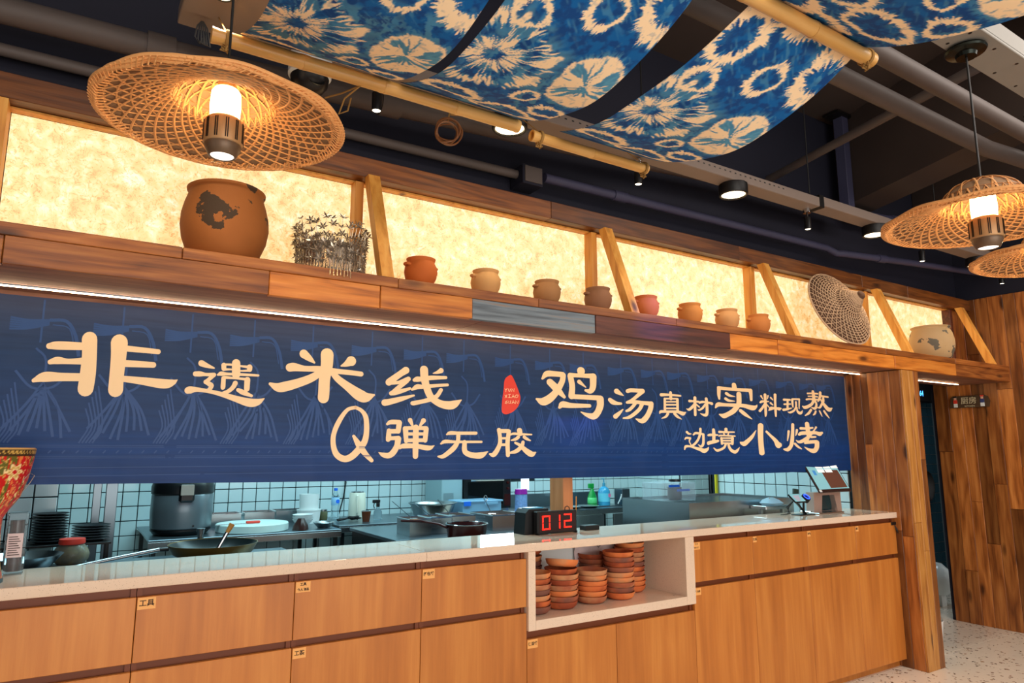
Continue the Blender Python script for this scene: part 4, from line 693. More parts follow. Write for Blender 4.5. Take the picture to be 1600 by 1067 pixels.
# ================================================================ THINGS ON THE DISPLAY SHELF
SZ = 2.0162
t = thing('clay_jar', 'large brown clay jar with flaking patches at the left of the shelf', 'jar', (.385, 2.545, SZ), 'big flaking clay jars')
MB().lathe([(0, 0), (.098, 0), (.122, .03), (.141, .08), (.148, .125), (.146, .165), (.137, .205), (.126, .240), (.126, .250), (.132, .255), (.133, .262), (.127, .266), (.118, .262), (.114, .245), (.13, .17), (.13, .06), (0, .02)], 56, wob=lambda a, z: .006*math.sin(3*a+z*20)).build('body', M_jar, t, smooth=True)
t = thing('clay_jar', 'large pale clay jar with grey patches at the right of the shelf', 'jar', (5.31, 2.56, SZ), 'big flaking clay jars')
MB().lathe([(0, 0), (.100, 0), (.122, .02), (.143, .07), (.150, .11), (.148, .15), (.137, .20), (.122, .232), (.124, .238), (.131, .242), (.131, .248), (.125, .251), (.116, .246), (.12, .23), (.13, .15), (.13, .05), (0, .02)], 56, wob=lambda a, z: .006*math.sin(3*a+z*20)).build('body', M_jar2, t, smooth=True)
pots = [(1.150, 'deep orange clay pot nearest the silver headdress', 1.02), (1.462, 'tan clay pot, second from the silver headdress', .98), (1.792, 'brownish clay pot above the blue worn board, third in the row', .96), (2.098, 'dark brown clay pot in front of the second slanting brace', 1.0), (2.415, 'bright orange clay pot just right of the second brace', .98), (2.735, 'orange tan clay pot, third from the right end of the row', .97), (3.030, 'pale tan clay pot, second from the right end of the row', .98), (3.300, 'orange clay pot at the right end of the row by the third brace', .97)]
pcol = [[(196, 96, 30), (204, 108, 40)], [(212, 158, 96), (204, 146, 84)], [(170, 120, 72), (160, 108, 62)], [(140, 96, 66), (150, 100, 66)], [(204, 112, 52), (196, 106, 50)], [(214, 138, 66), (206, 128, 60)], [(216, 158, 100), (206, 148, 90)], [(206, 126, 58), (196, 118, 54)]]
pmesh = MB().lathe([(0, 0), (.036, 0), (.050, .014), (.063, .036), (.068, .058), (.065, .076), (.057, .088), (.0555, .093), (.059, .101), (.0600, .105), (.057, .106), (.052, .100), (.050, .09), (.056, .07), (.058, .05), (0, .012)], 48)
for i, (x, lab, s) in enumerate(pots):
    t = thing('clay_pot', 'small '+lab, 'pot', (x, 2.53, SZ), 'small clay pots in a row on the shelf'); t.scale = (s, s, s*1.17)
    m = clay('clay_pot_%d' % i, pcol[i], blotch=5); pmesh.build('body', m, t, smooth=True)
    phi = math.atan2(x, 2.53); a = PI-phi+.62
    for aa in (a, a+PI):
        d = Vector((math.cos(aa), math.sin(aa), 0)); s_ = Vector((-d.y, d.x, 0))
        MB().tube([d*.060+s_*.016+Vector((0, 0, .078)), d*.074+s_*.009+Vector((0, 0, .080)), d*.076+Vector((0, 0, .080)), d*.074-s_*.009+Vector((0, 0, .080)), d*.060-s_*.016+Vector((0, 0, .078))], .0055, 8).build('lug_handle', m, t, smooth=True)
# woven hat geometry shared by lamps and the conical hat
def weave(fn, r0, r1, n, twist, rev, rad, hoops, hr, flat=.35, pts=14, off=0):
    mb = MB()
    for sgn in rev:
        for k in range(n):
            th0 = 2*PI*k/n; P_ = []
            for i in range(pts+1):
                f = i/pts; r = r0+(r1-r0)*f; th = th0+sgn*twist*math.log((r)/(r0))/math.log(r1/r0)
                P_.append((r*math.cos(th), r*math.sin(th), fn(r)+off+sgn*.0012))
            mb.tube(P_, rad, 4, flat=flat)
    for h in hoops:
        mb.tube([(h*math.cos(2*PI*k/72), h*math.sin(2*PI*k/72), fn(h)+off) for k in range(72)], hr, 4, closed=True, flat=flat)
    return mb
def lampz(r):
    if r > .12: return .056*(1-(r-.12)/.18)**1.25 if r < .3 else 0
    return .056+.080*math.sqrt(max(0, 1-(r/.12)**2))
lamp = thing('pendant_lamp', 'large round wicker pendant lamp hanging at the upper left', 'lamp', (.254, 1.8045, 2.192), 'round wicker pendant lamps')
weave(lampz, .116, .29, 38, .95, (1, -1), .0033, [.125, .155, .185, .215, .245, .272], .0022).build('lower_weave', M_weave, lamp, kind='stuff')
weave(lampz, .116, .29, 30, .8, (1, -1), .0030, [.13, .17, .21, .25], .0020, off=.011).build('upper_weave', M_weave, lamp, kind='stuff')
MB().lathe([(r, lampz(r)+.006) for r in np.linspace(.118, .286, 12)], 64).build('leaf_lining', M_leaf, lamp, smooth=True)
cw = weave(lampz, .02, .119, 17, .9, (1, -1), .0030, [.03, .055, .08, .10, .112, .118], .0018, pts=16); cw.build('crown_weave', M_weave, lamp, kind='stuff')
weave(lampz, .02, .124, 15, .7, (1, -1), .0030, [.03, .06, .09, .115], .0018, pts=16, off=.011).build('crown_outer_weave', M_weave, lamp, kind='stuff')
MB().lathe([(r, lampz(r)+.006) for r in (.012, .03, .06, .085, .105, .114, .118)], 40).build('crown_lining', M_leaf, lamp, smooth=True)
rm = MB(); rr_ = random.Random(8)
for k in range(5):
    ph = rr_.uniform(0, 6); fq = rr_.choice([9, 11, 14, 17]); R0 = .289+.0030*k
    rm.tube([((R0+.0016*math.sin(fq*a+ph))*math.cos(a), (R0+.0016*math.sin(fq*a+ph))*math.sin(a), .003+.003*math.cos(fq*a+ph)+.0015*k) for a in [2*PI*i/150 for i in range(150)]], .0046, 6, closed=True)
for k in range(120):
    a = 2*PI*k/120; b = a+.11
    rm.tube([(.268*math.cos(a), .268*math.sin(a), .0075), (.288*math.cos(a+.05), .288*math.sin(a+.05), -.003), (.305*math.cos(b), .305*math.sin(b), .005)], .0020, 4)
rm.build('rim', M_weave, lamp, kind='stuff')
MB().tube([(0, 0, .13), (0, 0, 1.548)], .0035, 8).build('cord', M_wire, lamp)
MB().lathe([(0, .135), (.020, .135), (.022, .128), (.022, .098), (0, .098)], 20).build('socket', M_bronze, lamp, smooth=True)
MB().lathe([(0, .097), (.030, .095), (.036, .085), (.038, .05), (.036, .012), (0, .010)], 28).build('bulb_diffuser', M_bulb, lamp, smooth=True)
bb = MB().lathe([(0, .012), (.040, .012), (.0475, .004), (.0485, -.004), (.0485, -.054), (.046, -.058), (0, -.058)], 36)
bb.build('lamp_body', M_bronze, lamp, smooth=True)
fn_ = MB()
for k in range(12):
    a = 2*PI*k/12
    for da in (-.05, .05): fn_.box(.046, .0500, -.0012, .0012, -.053, .000, 0, Matrix.Rotation(a+da, 4, 'Z'))
fn_.build('fins', M_blackm, lamp)
MB().lathe([(.044, -.059), (.044, -.066), (.034, -.088), (.031, -.090), (.029, -.086)], 36).build('lens_ring', mat('lamp_ring', (104, 82, 62), .4, .3), lamp, smooth=True)
MB().lathe([(.0285, -.087), (0, -.087)], 28).build('lens', mat('lamp_lens', (255, 255, 255), .3, emit=(250, 240, 225), es=1.4), lamp)
lamp2 = clone(lamp, (2.47, .986, 2.098), 1.1, 'round wicker pendant lamp hanging from the steel channel at right')
lamp3 = clone(lamp, (3.20, 1.03, 2.098), 2.3, 'round wicker pendant lamp cut off at the right edge, farthest away')
for o in lamp2.children:
    if o.name.startswith('cord'):
        o.data = MB().tube([(0, 0, .13), (0, 0, .60)], .0035, 8).build('x', M_wire).data; bpy.data.objects.remove(bpy.data.objects['x'])
for o in lamp3.children:
    if o.name.startswith('cord'): o.data = [c.data for c in lamp2.children if c.name.startswith('cord')][0]
for l_ in (lamp2, lamp3):
    MB().lathe([(0, .588), (.03, .588), (.034, .60), (.060, .606), (.064, .612), (.062, .618), (0, .622)], 32).build('canopy', mat('canopy_metal', (40, 44, 40), .25, .9), l_, smooth=True)
for l_, e in ((lamp, 17), (lamp2, 17), (lamp3, 17)):
    p = l_.location; light('lamp_bulb', 'POINT', (p.x, p.y, p.z+.03), e, (1, .74, .42), .045)
    light('lamp_downlight', 'SPOT', (p.x, p.y, p.z-.095), 14, (1, .86, .66), .02, None, (0, 0, 0), 70, .6)
# conical hat leaning on the glowing wall
def hatz(r): return .172-r*.15 if r < .022 else (.1687-(r-.022)*1.25 if r < .105 else .065*(1-(r-.105)/.165)**.85 if r < .27 else 0)
hat = thing('conical_hat', 'wide woven conical hat leaning against the glowing wall on the shelf', 'hat', (4.12, 2.53, 2.270))
weave(hatz, .012, .262, 34, 2.2, (1, -1), .0021, [.05, .07, .09, .11, .125, .14, .155, .17, .185, .20, .215, .23, .245], .0019, pts=22, off=.003).build('outer_weave', M_weave2, hat, kind='stuff')
MB().lathe([(r, hatz(r)-.004) for r in (.004, .022, .05, .08, .105, .14, .18, .22, .258)], 56).build('lining', M_leafd, hat, smooth=True)
MB().tube([(.263*math.cos(2*PI*i/72), .263*math.sin(2*PI*i/72), 0) for i in range(72)], .006, 8, closed=True).build('rim', M_weave2, hat, smooth=True)
MB().lathe([(0, .182), (.018, .182), (.026, .176), (.030, .162), (.0, .160)], 16).build('crown_cap', M_leafd, hat, smooth=True)
nrm = Vector(HATN).normalized(); hat.rotation_euler = nrm.to_track_quat('Z', 'Y').to_euler()
# silver headdress
hd = thing('silver_headdress', 'ornate silver flower headdress with hanging tassels on the shelf', 'headdress', (.770, 2.531, SZ))
MB().lathe([(.112, .0), (.118, .0), (.118, .11), (.112, .11)], 48).build('band', M_silver, hd, smooth=True)
rq = random.Random(12)
fm = MB()
for k in range(6):
    a = 2*PI*k/6; fm.add([(0, 0, .001), (.009*math.cos(a-.4), .009*math.sin(a-.4), .004), (.019*math.cos(a), .019*math.sin(a), .008), (.009*math.cos(a+.4), .009*math.sin(a+.4), .004)], [(0, 1, 2, 3)])
fm.lathe([(0, .006), (.0025, .005), (.003, .001)], 8)
fm.v = [(p[0]*1.2, p[1]*1.2, p[2]*1.2) for p in fm.v]; f0 = fm.build('flower', M_silver, hd); stm = MB(); nf = 0
for row, (zz, n, ro, zo) in enumerate([(.045, 20, .008, 0), (.082, 26, .010, 0), (.108, 28, .012, .0), (.128, 30, .014, .03), (.152, 30, .018, .05), (.172, 26, .014, .06)]):
    for k in range(n):
        a = 2*PI*(k+.5*(row % 2))/n+rq.uniform(-.06, .06); r_ = .118+ro*rq.uniform(.6, 1.3); z_ = zz+rq.uniform(-.012, .014)+(.012 if row > 3 else 0)
        o = f0 if nf == 0 else f0.copy()
        if nf: COL.objects.link(o); o.parent = hd
        nf += 1
        d = Vector((math.cos(a), math.sin(a), rq.uniform(.0, .5) if row < 3 else rq.uniform(.4, 1.6)))
        o.location = (r_*math.cos(a), r_*math.sin(a), z_); o.rotation_euler = d.normalized().to_track_quat('Z', 'Y').to_euler()
        if row >= 3: stm.tube([(.115*math.cos(a), .115*math.sin(a), .10), (r_*math.cos(a), r_*math.sin(a), z_)], .0009, 4)
stm.build('wire_stems', M_silver, hd, kind='stuff')
fr_ = MB()
for row, (zt, ln, rr0, n) in enumerate([(.125, .036, .131, 58), (.082, .036, .130, 60), (.046, .040, .129, 62), (.022, .048, .132, 64)]):
    for k in range(n):
        a = 2*PI*k/n
        if row == 3 and not (PI*1.08 < a < PI*1.92): continue
        c = (rr0*math.cos(a), rr0*math.sin(a)); zz = zt+rq.uniform(-.003, .003)
        l2 = ln
        fr_.tube([(c[0], c[1], zz), (c[0], c[1], zz-l2*.4), (c[0], c[1], zz-l2)], [.0008, .0016, .0029], 5)
fr_.build('tassels', M_silver, hd, kind='stuff')
ph = MB()
MB().lathe([(0, .008), (.006, .005), (.008, 0), (.006, -.005), (0, -.008)], 14, (.075, -.118, .012)).build('bead', M_chrome, hd, smooth=True)
MB().tube([(.075, -.118, .06), (.075, -.118, .004)], .001, 4).build('bead_wire', M_silver, hd)

# ================================================================ BAMBOO POLES, CLOTH, TWINE
def bamboo(x0, x1, y, z, r, label, sag=0, hollow=False):
    t = thing('bamboo_pole', label, 'pole', (x0, y, z), 'bamboo poles holding the tie-dye cloth'); L_ = x1-x0; n = max(2, int(L_/.27)); prev = 0
    for k in range(n):
        e = L_*(k+1)/n; mb = MB(); ps = [(prev, 0, 0), (prev+.006, 0, 0), (prev+.02, 0, 0), (e-.02, 0, 0), (e-.006, 0, 0), (e, 0, 0)]
        rr = [r*1.07, r*1.07, r, r, r*1.07, r*1.02]
        if hollow and k == 0: mb.tube(ps, rr, 18, caps=False)
        else: mb.tube(ps, rr, 18)
        mb.build('culm_section', M_bamboo, t, smooth=True); prev = e
    if hollow: MB().tube([(0, 0, 0), (.15, 0, 0)], r*.72, 18, caps=False).build('hollow_core', M_pine, t, smooth=True); MB().lathe([(r*.72, 0), (r*1.07, 0)], 18, M=Matrix.Rotation(R(-90), 4, 'Y')).build('cut_end', M_pine, t)
    return t
bamboo(.235, 1.325, 2.05, 2.578, .023, 'long bamboo pole under the cloth above the big wicker lamp')
bamboo(1.385, 1.985, 2.05, 2.558, .021, 'short bamboo pole with hollow cut end near the bright downlight', hollow=True)
bamboo(.2, 2.035, 1.077, 2.580, .023, 'nearest bamboo pole crossing the top of the view, right end visible')
def knot(x, y, z, label, up=.2, dx=0, dy=.2):
    t = thing('twine_knot', label, 'twine', (x, y, z), 'jute twine ties on the bamboo'); mb = MB()
    for k in range(3): mb.tube([(.003*k, .026*math.cos(a), .026*math.sin(a)) for a in [2*PI*i/20 for i in range(20)]], .0025, 6, closed=True)
    mb.build('loops', M_twine, t, smooth=True)
    m2 = MB(); rz = random.Random(3)
    for k in range(6): m2.tube([(rz.uniform(-.012, .012), rz.uniform(-.012, .008), -.03+rz.uniform(-.012, .01)) for _ in range(4)], .003, 6)
    m2.build('knot', M_twine, t, smooth=True); MB().tube([(0, 0, .024), (dx, dy, up)], .0022, 6).build('tie', M_twine, t)
knot(.275, 2.05, 2.578, 'jute twine knot at the left end of the long bamboo pole', .19, 0, .2)
knot(1.42, 2.05, 2.558, 'jute twine knot under the hollow end of the short pole', .21, 0, .21)
knot(1.965, 2.05, 2.558, 'jute twine knot at the right end of the short bamboo pole', .21, .01, .21)
knot(2.00, 1.077, 2.580, 'jute twine knot at the end of the nearest bamboo pole', .3, 0, -.12)
# tie-dye cloth: print computed per vertex, in cloth coordinates (metres across, metres along)
rng = np.random.RandomState(5)
G1 = rng.rand(64, 64); G2 = rng.rand(64, 64)
def vn(x, y, G=G1):
    xi = np.floor(x).astype(int); yi = np.floor(y).astype(int); fx = x-xi; fy = y-yi; fx = fx*fx*(3-2*fx); fy = fy*fy*(3-2*fy)
    a = G[xi % 64, yi % 64]; b = G[(xi+1) % 64, yi % 64]; c = G[xi % 64, (yi+1) % 64]; d = G[(xi+1) % 64, (yi+1) % 64]
    return a*(1-fx)*(1-fy)+b*fx*(1-fy)+c*(1-fx)*fy+d*fx*fy
def fbm(x, y, G=G1, o=4): return sum(vn(x*2**k+7*k, y*2**k+3*k, G)/2**(k+1) for k in range(o))/(1-.5**o)
def ss(a, b, x): t = np.clip((x-a)/(b-a), 0, 1); return t*t*(3-2*t)
def dye(u, v, shift=0):
    wu = u+.016*(fbm(u*34, v*34)-.5); wv = v+.016*(fbm(u*34+9, v*34+4, G2)-.5)
    cream = np.zeros_like(u)
    # ragged pale flakes and diagonal brush marks over the ground
    fl = fbm(wu*38+wv*12, wv*26-wu*9, G2, 5); area = ss(.38, .62, fbm(u*9, v*9)); pale = ss(.55, .60, fl)*.55*area
    br = vn((u*.8+v)*120, (u-v*.6)*26, G2); pale = np.maximum(pale, ss(.70, .90, br)*.35*ss(.4, .6, fbm(u*6+9, v*6, G2)))
    def ring(cu, cv, ru, rv, w, spike=.5, fill=0.):
        nonlocal cream, pale
        dx = (wu-cu)/ru; dy = (wv-cv)/rv; d = np.hypot(dx, dy); th = np.arctan2(dy, dx); K = 9+24*(ru+rv)*4
        s = vn(th*K*.45+cu*50, d*1.3+5, G2)*.40+vn(th*K*1.3+cv*70, d*1.5+1)*.75+.15*fbm(u*70, v*70); rr = 1+.16*(vn(th*1.6+20+cu*9, 0*th+cv*7)-.5)*2
        e = np.abs(d-rr)-w*(-.08+1.08*spike*s*2.0*(.55+.9*vn(th*1.3+cu*40, 0*th+2))); cream = np.maximum(cream, ss(.03, -.03, e))
        pale = np.maximum(pale, ss(.22, -.02, e)*.75*ss(.35, .6, vn(th*K*1.2+3, d*4)))
        if fill:
            wedge = vn(th*2.6+cu*30, d*1.2+3)*.55+vn(th*11+11, d*3, G2)*.45; ins = ss(.05, -.05, d-rr)
            cream = np.maximum(cream, ins*ss(.47, .51, wedge)); pale = np.maximum(pale, ins*(.55+.4*vn(th*14, d*6))); cream = cream*(1-ss(.05, -.02, np.abs(wedge-.44)-.012)*ins*.8)
    def burst(cu, cv, rin, rout, flat=1.):
        nonlocal cream, pale
        dx = (wu-cu); dy = (wv-cv)*flat; d = np.hypot(dx, dy); th = np.arctan2(dy, dx); q = d/rout
        st_ = vn(th*8+3, q*3, G2)*.32+vn(th*19+8, q*4)*.36+vn(th*44+1, q*5, G2)*.32
        edge = rout*(.72+.34*vn(th*2.4+40, 0*th)+.22*vn(th*16, 0*th+9))
        m = ss(0, .012, edge-d)*ss(rin*.8, rin*1.2, d+.02*(vn(th*20, 0*th)-.5)); band = .52+.12*np.cos(q*2*PI*1.6+1.2*vn(th*2, 0*th+5))
        cream = np.maximum(cream, m*ss(band-.02, band+.025, st_)); pale = np.maximum(pale, m*ss(band-.13, band-.03, st_)*.85)
        cream = cream*(1-.0*m); pale = np.maximum(pale, ss(.05, 0, d-edge)*.5*ss(.45, .6, fbm(u*20, v*20)))
    for k in (0, 1):
        o = k*.973+shift
        burst(.085, .50+o, .030, .190)
        ring(.28, .775+o, .050, .058, .34); ring(.065, .86+o, .078, .075, .46); ring(.45, .85+o, .080, .09, .46); ring(.085, .695+o, .050, .045, .4)
        ring(.40, .515+o, .088, .135, .15, .4, 1.); ring(.33, .14+o, .12, .06, .34); ring(.10, .20+o, .09, .05, .42); ring(.43, .27+o, .05, .05, .36)
        ring(.22, .98+o, .10, .045, .7); ring(.06, 1.02+o, .1, .05, .6); ring(.30, .335+o, .04, .04, .4, .5)
    g = fbm(u*46, v*46, G2); base = np.array(lin((6, 92, 160))); deep = np.array(lin((10, 66, 130))); lt = np.array(lin((92, 160, 190))); cr_ = np.array(lin((253, 224, 184)))
    s_ = ss(.38, .62, g)[:, None]; c = base[None]*(1-s_)+deep[None]*s_
    cream = cream*(1-.35*ss(.60, .70, fbm(u*90, v*60))); c = c*(1-pale[:, None])+lt[None]*pale[:, None]; c = c*(1-cream[:, None])+cr_[None]*cream[:, None]; return c
def cloth(x0, y0, n_bay, label, du=.0030, fine=(0,), shift=0, x1off=0, wid=.48):
    t = thing('tie_dye_cloth', label, 'cloth', (x0, y0, 2.61), 'blue tie-dye cloth bands over the bamboo')
    for b in range(n_bay):
        d = du if b in fine else .008; nu = int(wid/d); nv = int(.973/d); U, V = np.meshgrid(np.linspace(0, wid, nu+1), np.linspace(0, .973, nv+1), indexing='ij'); U = U.ravel(); V = V.ravel()
        tt = V/.973; Vg = V+b*.973
        Z = -.14*4*tt*(1-tt)+.006*np.sin(U*24+b)*np.sin(PI*tt)+.004*np.sin(U*9+V*14)*np.sin(PI*tt)
        X = U+x1off*4*tt*(1-tt)*(1-U/wid)
        if b == 0: X = X+np.where(tt < .12, (.12-tt)*.5*np.where(U < .2, x1off*-3, 0), 0)
        co = np.stack([X, -Vg, Z], 1); I = np.arange((nu+1)*(nv+1)).reshape(nu+1, nv+1)
        F = np.stack([I[:-1, :-1], I[1:, :-1], I[1:, 1:], I[:-1, 1:]], -1).reshape(-1, 4)
        n0 = len(co); co2 = co+np.array([0, 0, .0012]); co = np.concatenate([co, co2]); F2 = F[:, ::-1]+n0; FF = np.concatenate([F, F2])
        me = bpy.data.meshes.new('panel'); me.vertices.add(len(co)); me.vertices.foreach_set('co', co.astype(np.float32).ravel())
        me.loops.add(len(FF)*4); me.loops.foreach_set('vertex_index', FF.astype(np.int32).ravel()); me.polygons.add(len(FF))
        me.polygons.foreach_set('loop_start', np.arange(0, len(FF)*4, 4, dtype=np.int32)); me.polygons.foreach_set('loop_total', np.full(len(FF), 4, dtype=np.int32)); me.update(calc_edges=True)
        me.polygons.foreach_set('use_smooth', [True]*len(FF))
        c = dye(U, Vg, shift); c = np.concatenate([c, c]); ca = me.color_attributes.new('print', 'FLOAT_COLOR', 'POINT'); ca.data.foreach_set('color', np.concatenate([c, np.ones((len(c), 1))], 1).astype(np.float32).ravel())
        me.materials.append(M_fabric); o = bpy.data.objects.new('cloth_panel', me); COL.objects.link(o); o.parent = t
    return t
cloth(.315, 2.05, 2, 'left band of blue tie-dye cloth over the long bamboo pole', shift=-.17)
cloth(.833, 2.05, 2, 'middle band of blue tie-dye cloth ending by the bright downlight')
cloth(1.505, 2.05, 2, 'right band of blue tie-dye cloth draped over the nearest bamboo pole', fine=(0, 1), x1off=-.07)
# camera dome, coils
t = thing('dome_camera', 'white security camera with black dome behind the wicker lamp', 'camera', (.60, 2.32, 2.77)); t.scale = (1.15, 1.15, 1.05)
MB().lathe([(0, 0), (.062, 0), (.066, -.006), (.066, -.075), (.060, -.082), (.048, -.084)], 36).build('housing', M_white, t, smooth=True)
MB().lathe([(.0595, -.08), (.056, -.105), (.042, -.128), (.02, -.140), (0, -.143)], 32).build('dome', M_black, t, smooth=True)
MB().lathe([(0, 0), (.02, 0), (.024, .006)], 16, M=Matrix.Translation((.01, -.045, -.115)) @ Matrix.Rotation(R(62), 4, 'X')).build('lens', M_darkst, t, smooth=True)
t = thing('cable_coil', 'coiled brown cable hanging from twine right of the spotlight', 'cable', (1.11, 2.22, 2.575)); mb = MB()
for k in range(7):
    r_ = .043+.004*(k % 3); tl = Matrix.Translation((.006*(k % 3)-.006, 0, .007*((k*2) % 3)-.01)) @ Matrix.Rotation(R(78+5*k), 4, 'X') @ Matrix.Rotation(R(5*k-30), 4, 'Y')
    mb.tube([tl @ Vector((r_*math.cos(a), r_*math.sin(a), .004*math.sin(3*a+k))) for a in [2*PI*i/28 for i in range(28)]], .003, 6, closed=True)
mb.build('loops', mat('brown_cable', (120, 74, 40), .4), t, smooth=True); MB().tube([(0, 0, .04), (.01, .0, .10), (.03, .04, .19)], .003, 6).build('tie', M_twine, t); MB().tube([(.01, 0, .07), (.07, -.02, .072), (.14, -.05, .060)], .003, 6).build('twine_end', M_twine, t)
t = thing('cable_bundle', 'bundle of grey cables dangling from a hole in the left tray end', 'cable', (.235, 2.31, 2.775)); mb = MB()
for k in range(6): mb.tube([(0, 0, 0), (-.015+.006*k, -.01, -.03), (-.02+.01*k, -.01+.003*k, -.07-.003*k), (-.005+.004*k, 0, -.085), (.012, .005, -.05)], .0026, 6)
mb.build('cables', mat('grey_cable', (70, 72, 74), .4), t, smooth=True)
t = thing('twine_tie', 'long jute twine ends hanging right of the dome camera', 'twine', (.70, 2.05, 2.558)); MB().tube([(0, 0, 0), (-.03, .10, .01), (-.06, .2, .03)], .003, 6).build('strand', M_twine, t, smooth=True); MB().tube([(0, 0, 0), (-.035, .06, -.03), (-.04, .1, -.07), (-.01, .1, -.05), (.0, .1, -.0)], .003, 6).build('strand', M_twine, t, smooth=True)
# ================================================================ ON THE COUNTER
CZ = .9602
t = thing('number_display', 'black box display showing red number 012 on the counter', 'display', (1.995, 2.745, CZ))
MB().box(-.118, .118, 0, .035, .003, .108, .003).build('case', M_black, t); MB().box(-.106, .110, -.0012, 0.0, .012, .100).build('screen', mat('dark_red_glass', (44, 14, 12), .12), t)
sg = MB()
def seg7(x, z, w, h, on):
    tk = .0065; H = h/2
    S = {'a': (x, x+w, z+h-tk, z+h), 'd': (x, x+w, z, z+tk), 'g': (x, x+w, z+H-tk/2, z+H+tk/2), 'f': (x, x+tk, z+H+.002, z+h-.001), 'e': (x, x+tk, z+.001, z+H-.002), 'b': (x+w-tk, x+w, z+H+.002, z+h-.001), 'c': (x+w-tk, x+w, z+.001, z+H-.002)}
    for k in on: a, b, c, d = S[k]; sg.box(a, b, -.0024, -.0014, c, d)
seg7(-.090, .022, .046, .066, 'abcdef'); seg7(-.030, .024, .046, .066, 'bc'); seg7(.038, .026, .046, .066, 'abged')
sg.build('digits', M_red, t, label='glowing red digits 0 1 2')
for x in (-.112, .112): MB().box(x-.005, x+.005, -.006, .02, -.000, .010, .001).build('foot', M_blackm, t)
MB().tube([(.06, .02, .108), (.062, .02, .122), (.075, .02, .126), (.086, .02, .120), (.088, .02, .108)], .0022, 6).build('cable_loop', M_wire, t, smooth=True)
t = thing('receipt_printer', 'black receipt printer box behind the red number display', 'printer', (1.90, 2.835, CZ))
mb = MB().prism([(-.07, 0), (.07, 0), (.07, .118), (-.045, .118), (-.062, .100)], -.05, .045); recalc(mb.build('body', M_black, t)); MB().box(-.035, .055, -.03, .03, .1185, .122, .001).build('lid', mat('blue_film', (40, 150, 190), .3), t, label='pale blue film on the lid')
t = thing('skewer_cup_stick', 'thin wooden stick standing by the red number display', 'stick', (2.128, 2.775, CZ)); MB().tube([(0, 0, .0), (.006, 0, .17)], .0022, 6).build('stick', M_pine, t)
t = thing('black_box', 'small flat black box right of the red number display', 'box', (2.235, 2.80, CZ)); MB().box(-.045, .045, -.025, .025, 0, .022, .002).build('case', M_black, t); MB().box(-.042, .042, -.022, .022, .0222, .0235, .0005).build('lid', M_darkst, t)
# goblet drum with brocade skin
def brocade(a, z):
    a = np.asarray(a); z = np.asarray(z); u = a*8; v = z*60
    n = fbm(u*1.3, v*.35, G1); m = fbm(u*2.0+11, v*.55+5, G2); fl = fbm(u*5, v*1.4, G2)
    red = np.array(lin((190, 20, 22))); olive = np.array(lin((96, 92, 34))); org = np.array(lin((222, 120, 60))); crm = np.array(lin((236, 208, 150))); gold = np.array(lin((200, 160, 80)))
    c = np.tile(red, (len(a), 1)); 
    def put(mask, col):
        nonlocal c
        c = np.where(mask[:, None], col[None], c)
    put(n > .60, olive); put((m > .60) & (n > .40) & (n < .52), org); put((np.abs(n-.60) < .012) | (np.abs(m-.60) < .007), gold); put((fl > .64) & (m < .45), crm)
    for k in range(9):
        ca = -2.6+.62*k; cz = [.07, .28, .17, .33, .12, .24, .05, .31, .2][k]; dx = (a-ca)*.12; dy = z-cz; d = np.hypot(dx, dy); th = np.arctan2(dy, dx); put(d < .026*(.8+.25*np.cos(6*th)), crm); put((d < .019*(.8+.2*np.cos(6*th))) & (d > .010), gold); put(d < .007, red)
    put(z > .378, np.array(lin((60, 40, 16)))); put((z > .382) & (z < .392) & (np.sin(a*70+np.sign(z-.387)*1.2) > 0), gold); put(z > .396, np.array(lin((214, 170, 100))))
    return c
t = thing('goblet_drum', 'red and gold flowered goblet shaped drum at the left end of the counter', 'drum', (-.250, 2.655, CZ))
zz = np.linspace(0, .402, 120); prof = np.interp(zz, [0, .015, .08, .15, .19, .215, .25, .30, .36, .40, .402], [.094, .092, .080, .076, .078, .092, .115, .130, .140, .145, .140]); na = 200
A, Z = np.meshgrid(np.linspace(-PI, PI, na+1), zz, indexing='ij'); Pr = np.tile(prof, (na+1, 1)); co = np.stack([Pr*np.cos(A), Pr*np.sin(A), Z], -1).reshape(-1, 3); n_ = len(zz)
F = [(i*n_+j, (i+1)*n_+j, (i+1)*n_+j+1, i*n_+j+1) for i in range(na) for j in range(n_-1)]
o = MB().add([tuple(p) for p in co], F).build('body', M_drum, t, smooth=True); ca = o.data.color_attributes.new('print', 'FLOAT_COLOR', 'POINT'); c = brocade(A.ravel(), Z.ravel()); ca.data.foreach_set('color', np.concatenate([c, np.ones((len(c), 1))], 1).astype(np.float32).ravel())
MB().lathe([(0, .398), (.139, .398), (.139, .390)], 48).build('drum_head', M_wpaper, t, smooth=True); MB().lathe([(.096, -.0), (.096, .008), (.093, .012)], 48).build('base_ring', M_black, t, smooth=True)
MB().tube([(.118, -.05, .30), (.136, -.06, .325), (.148, -.05, .318), (.138, -.045, .295), (.122, -.04, .27)], .0012, 5).build('wire_hook', M_steel, t)
t = thing('clear_bottle_box', 'tall clear plastic box with white label beside the drum', 'box', (-.140, 2.80, CZ))
MB().box(-.028, .028, -.028, .028, 0, .195, .003).build('case', M_glass, t); MB().lathe([(0, .01), (.02, .01), (.02, .17), (0, .17)], 20).build('contents', mat('dark_bottle', (50, 20, 20), .2), t, smooth=True); MB().box(-.022, .020, -.0295, -.0284, .055, .130).build('paper_label', M_wpaper, t)
tx = MB()
for k in range(9): tx.box(-.018, .014-.004*(k % 3), -.0300, -.0296, .062+.007*k, .0645+.007*k)
tx.build('fine_print', M_ink, t, kind='stuff')
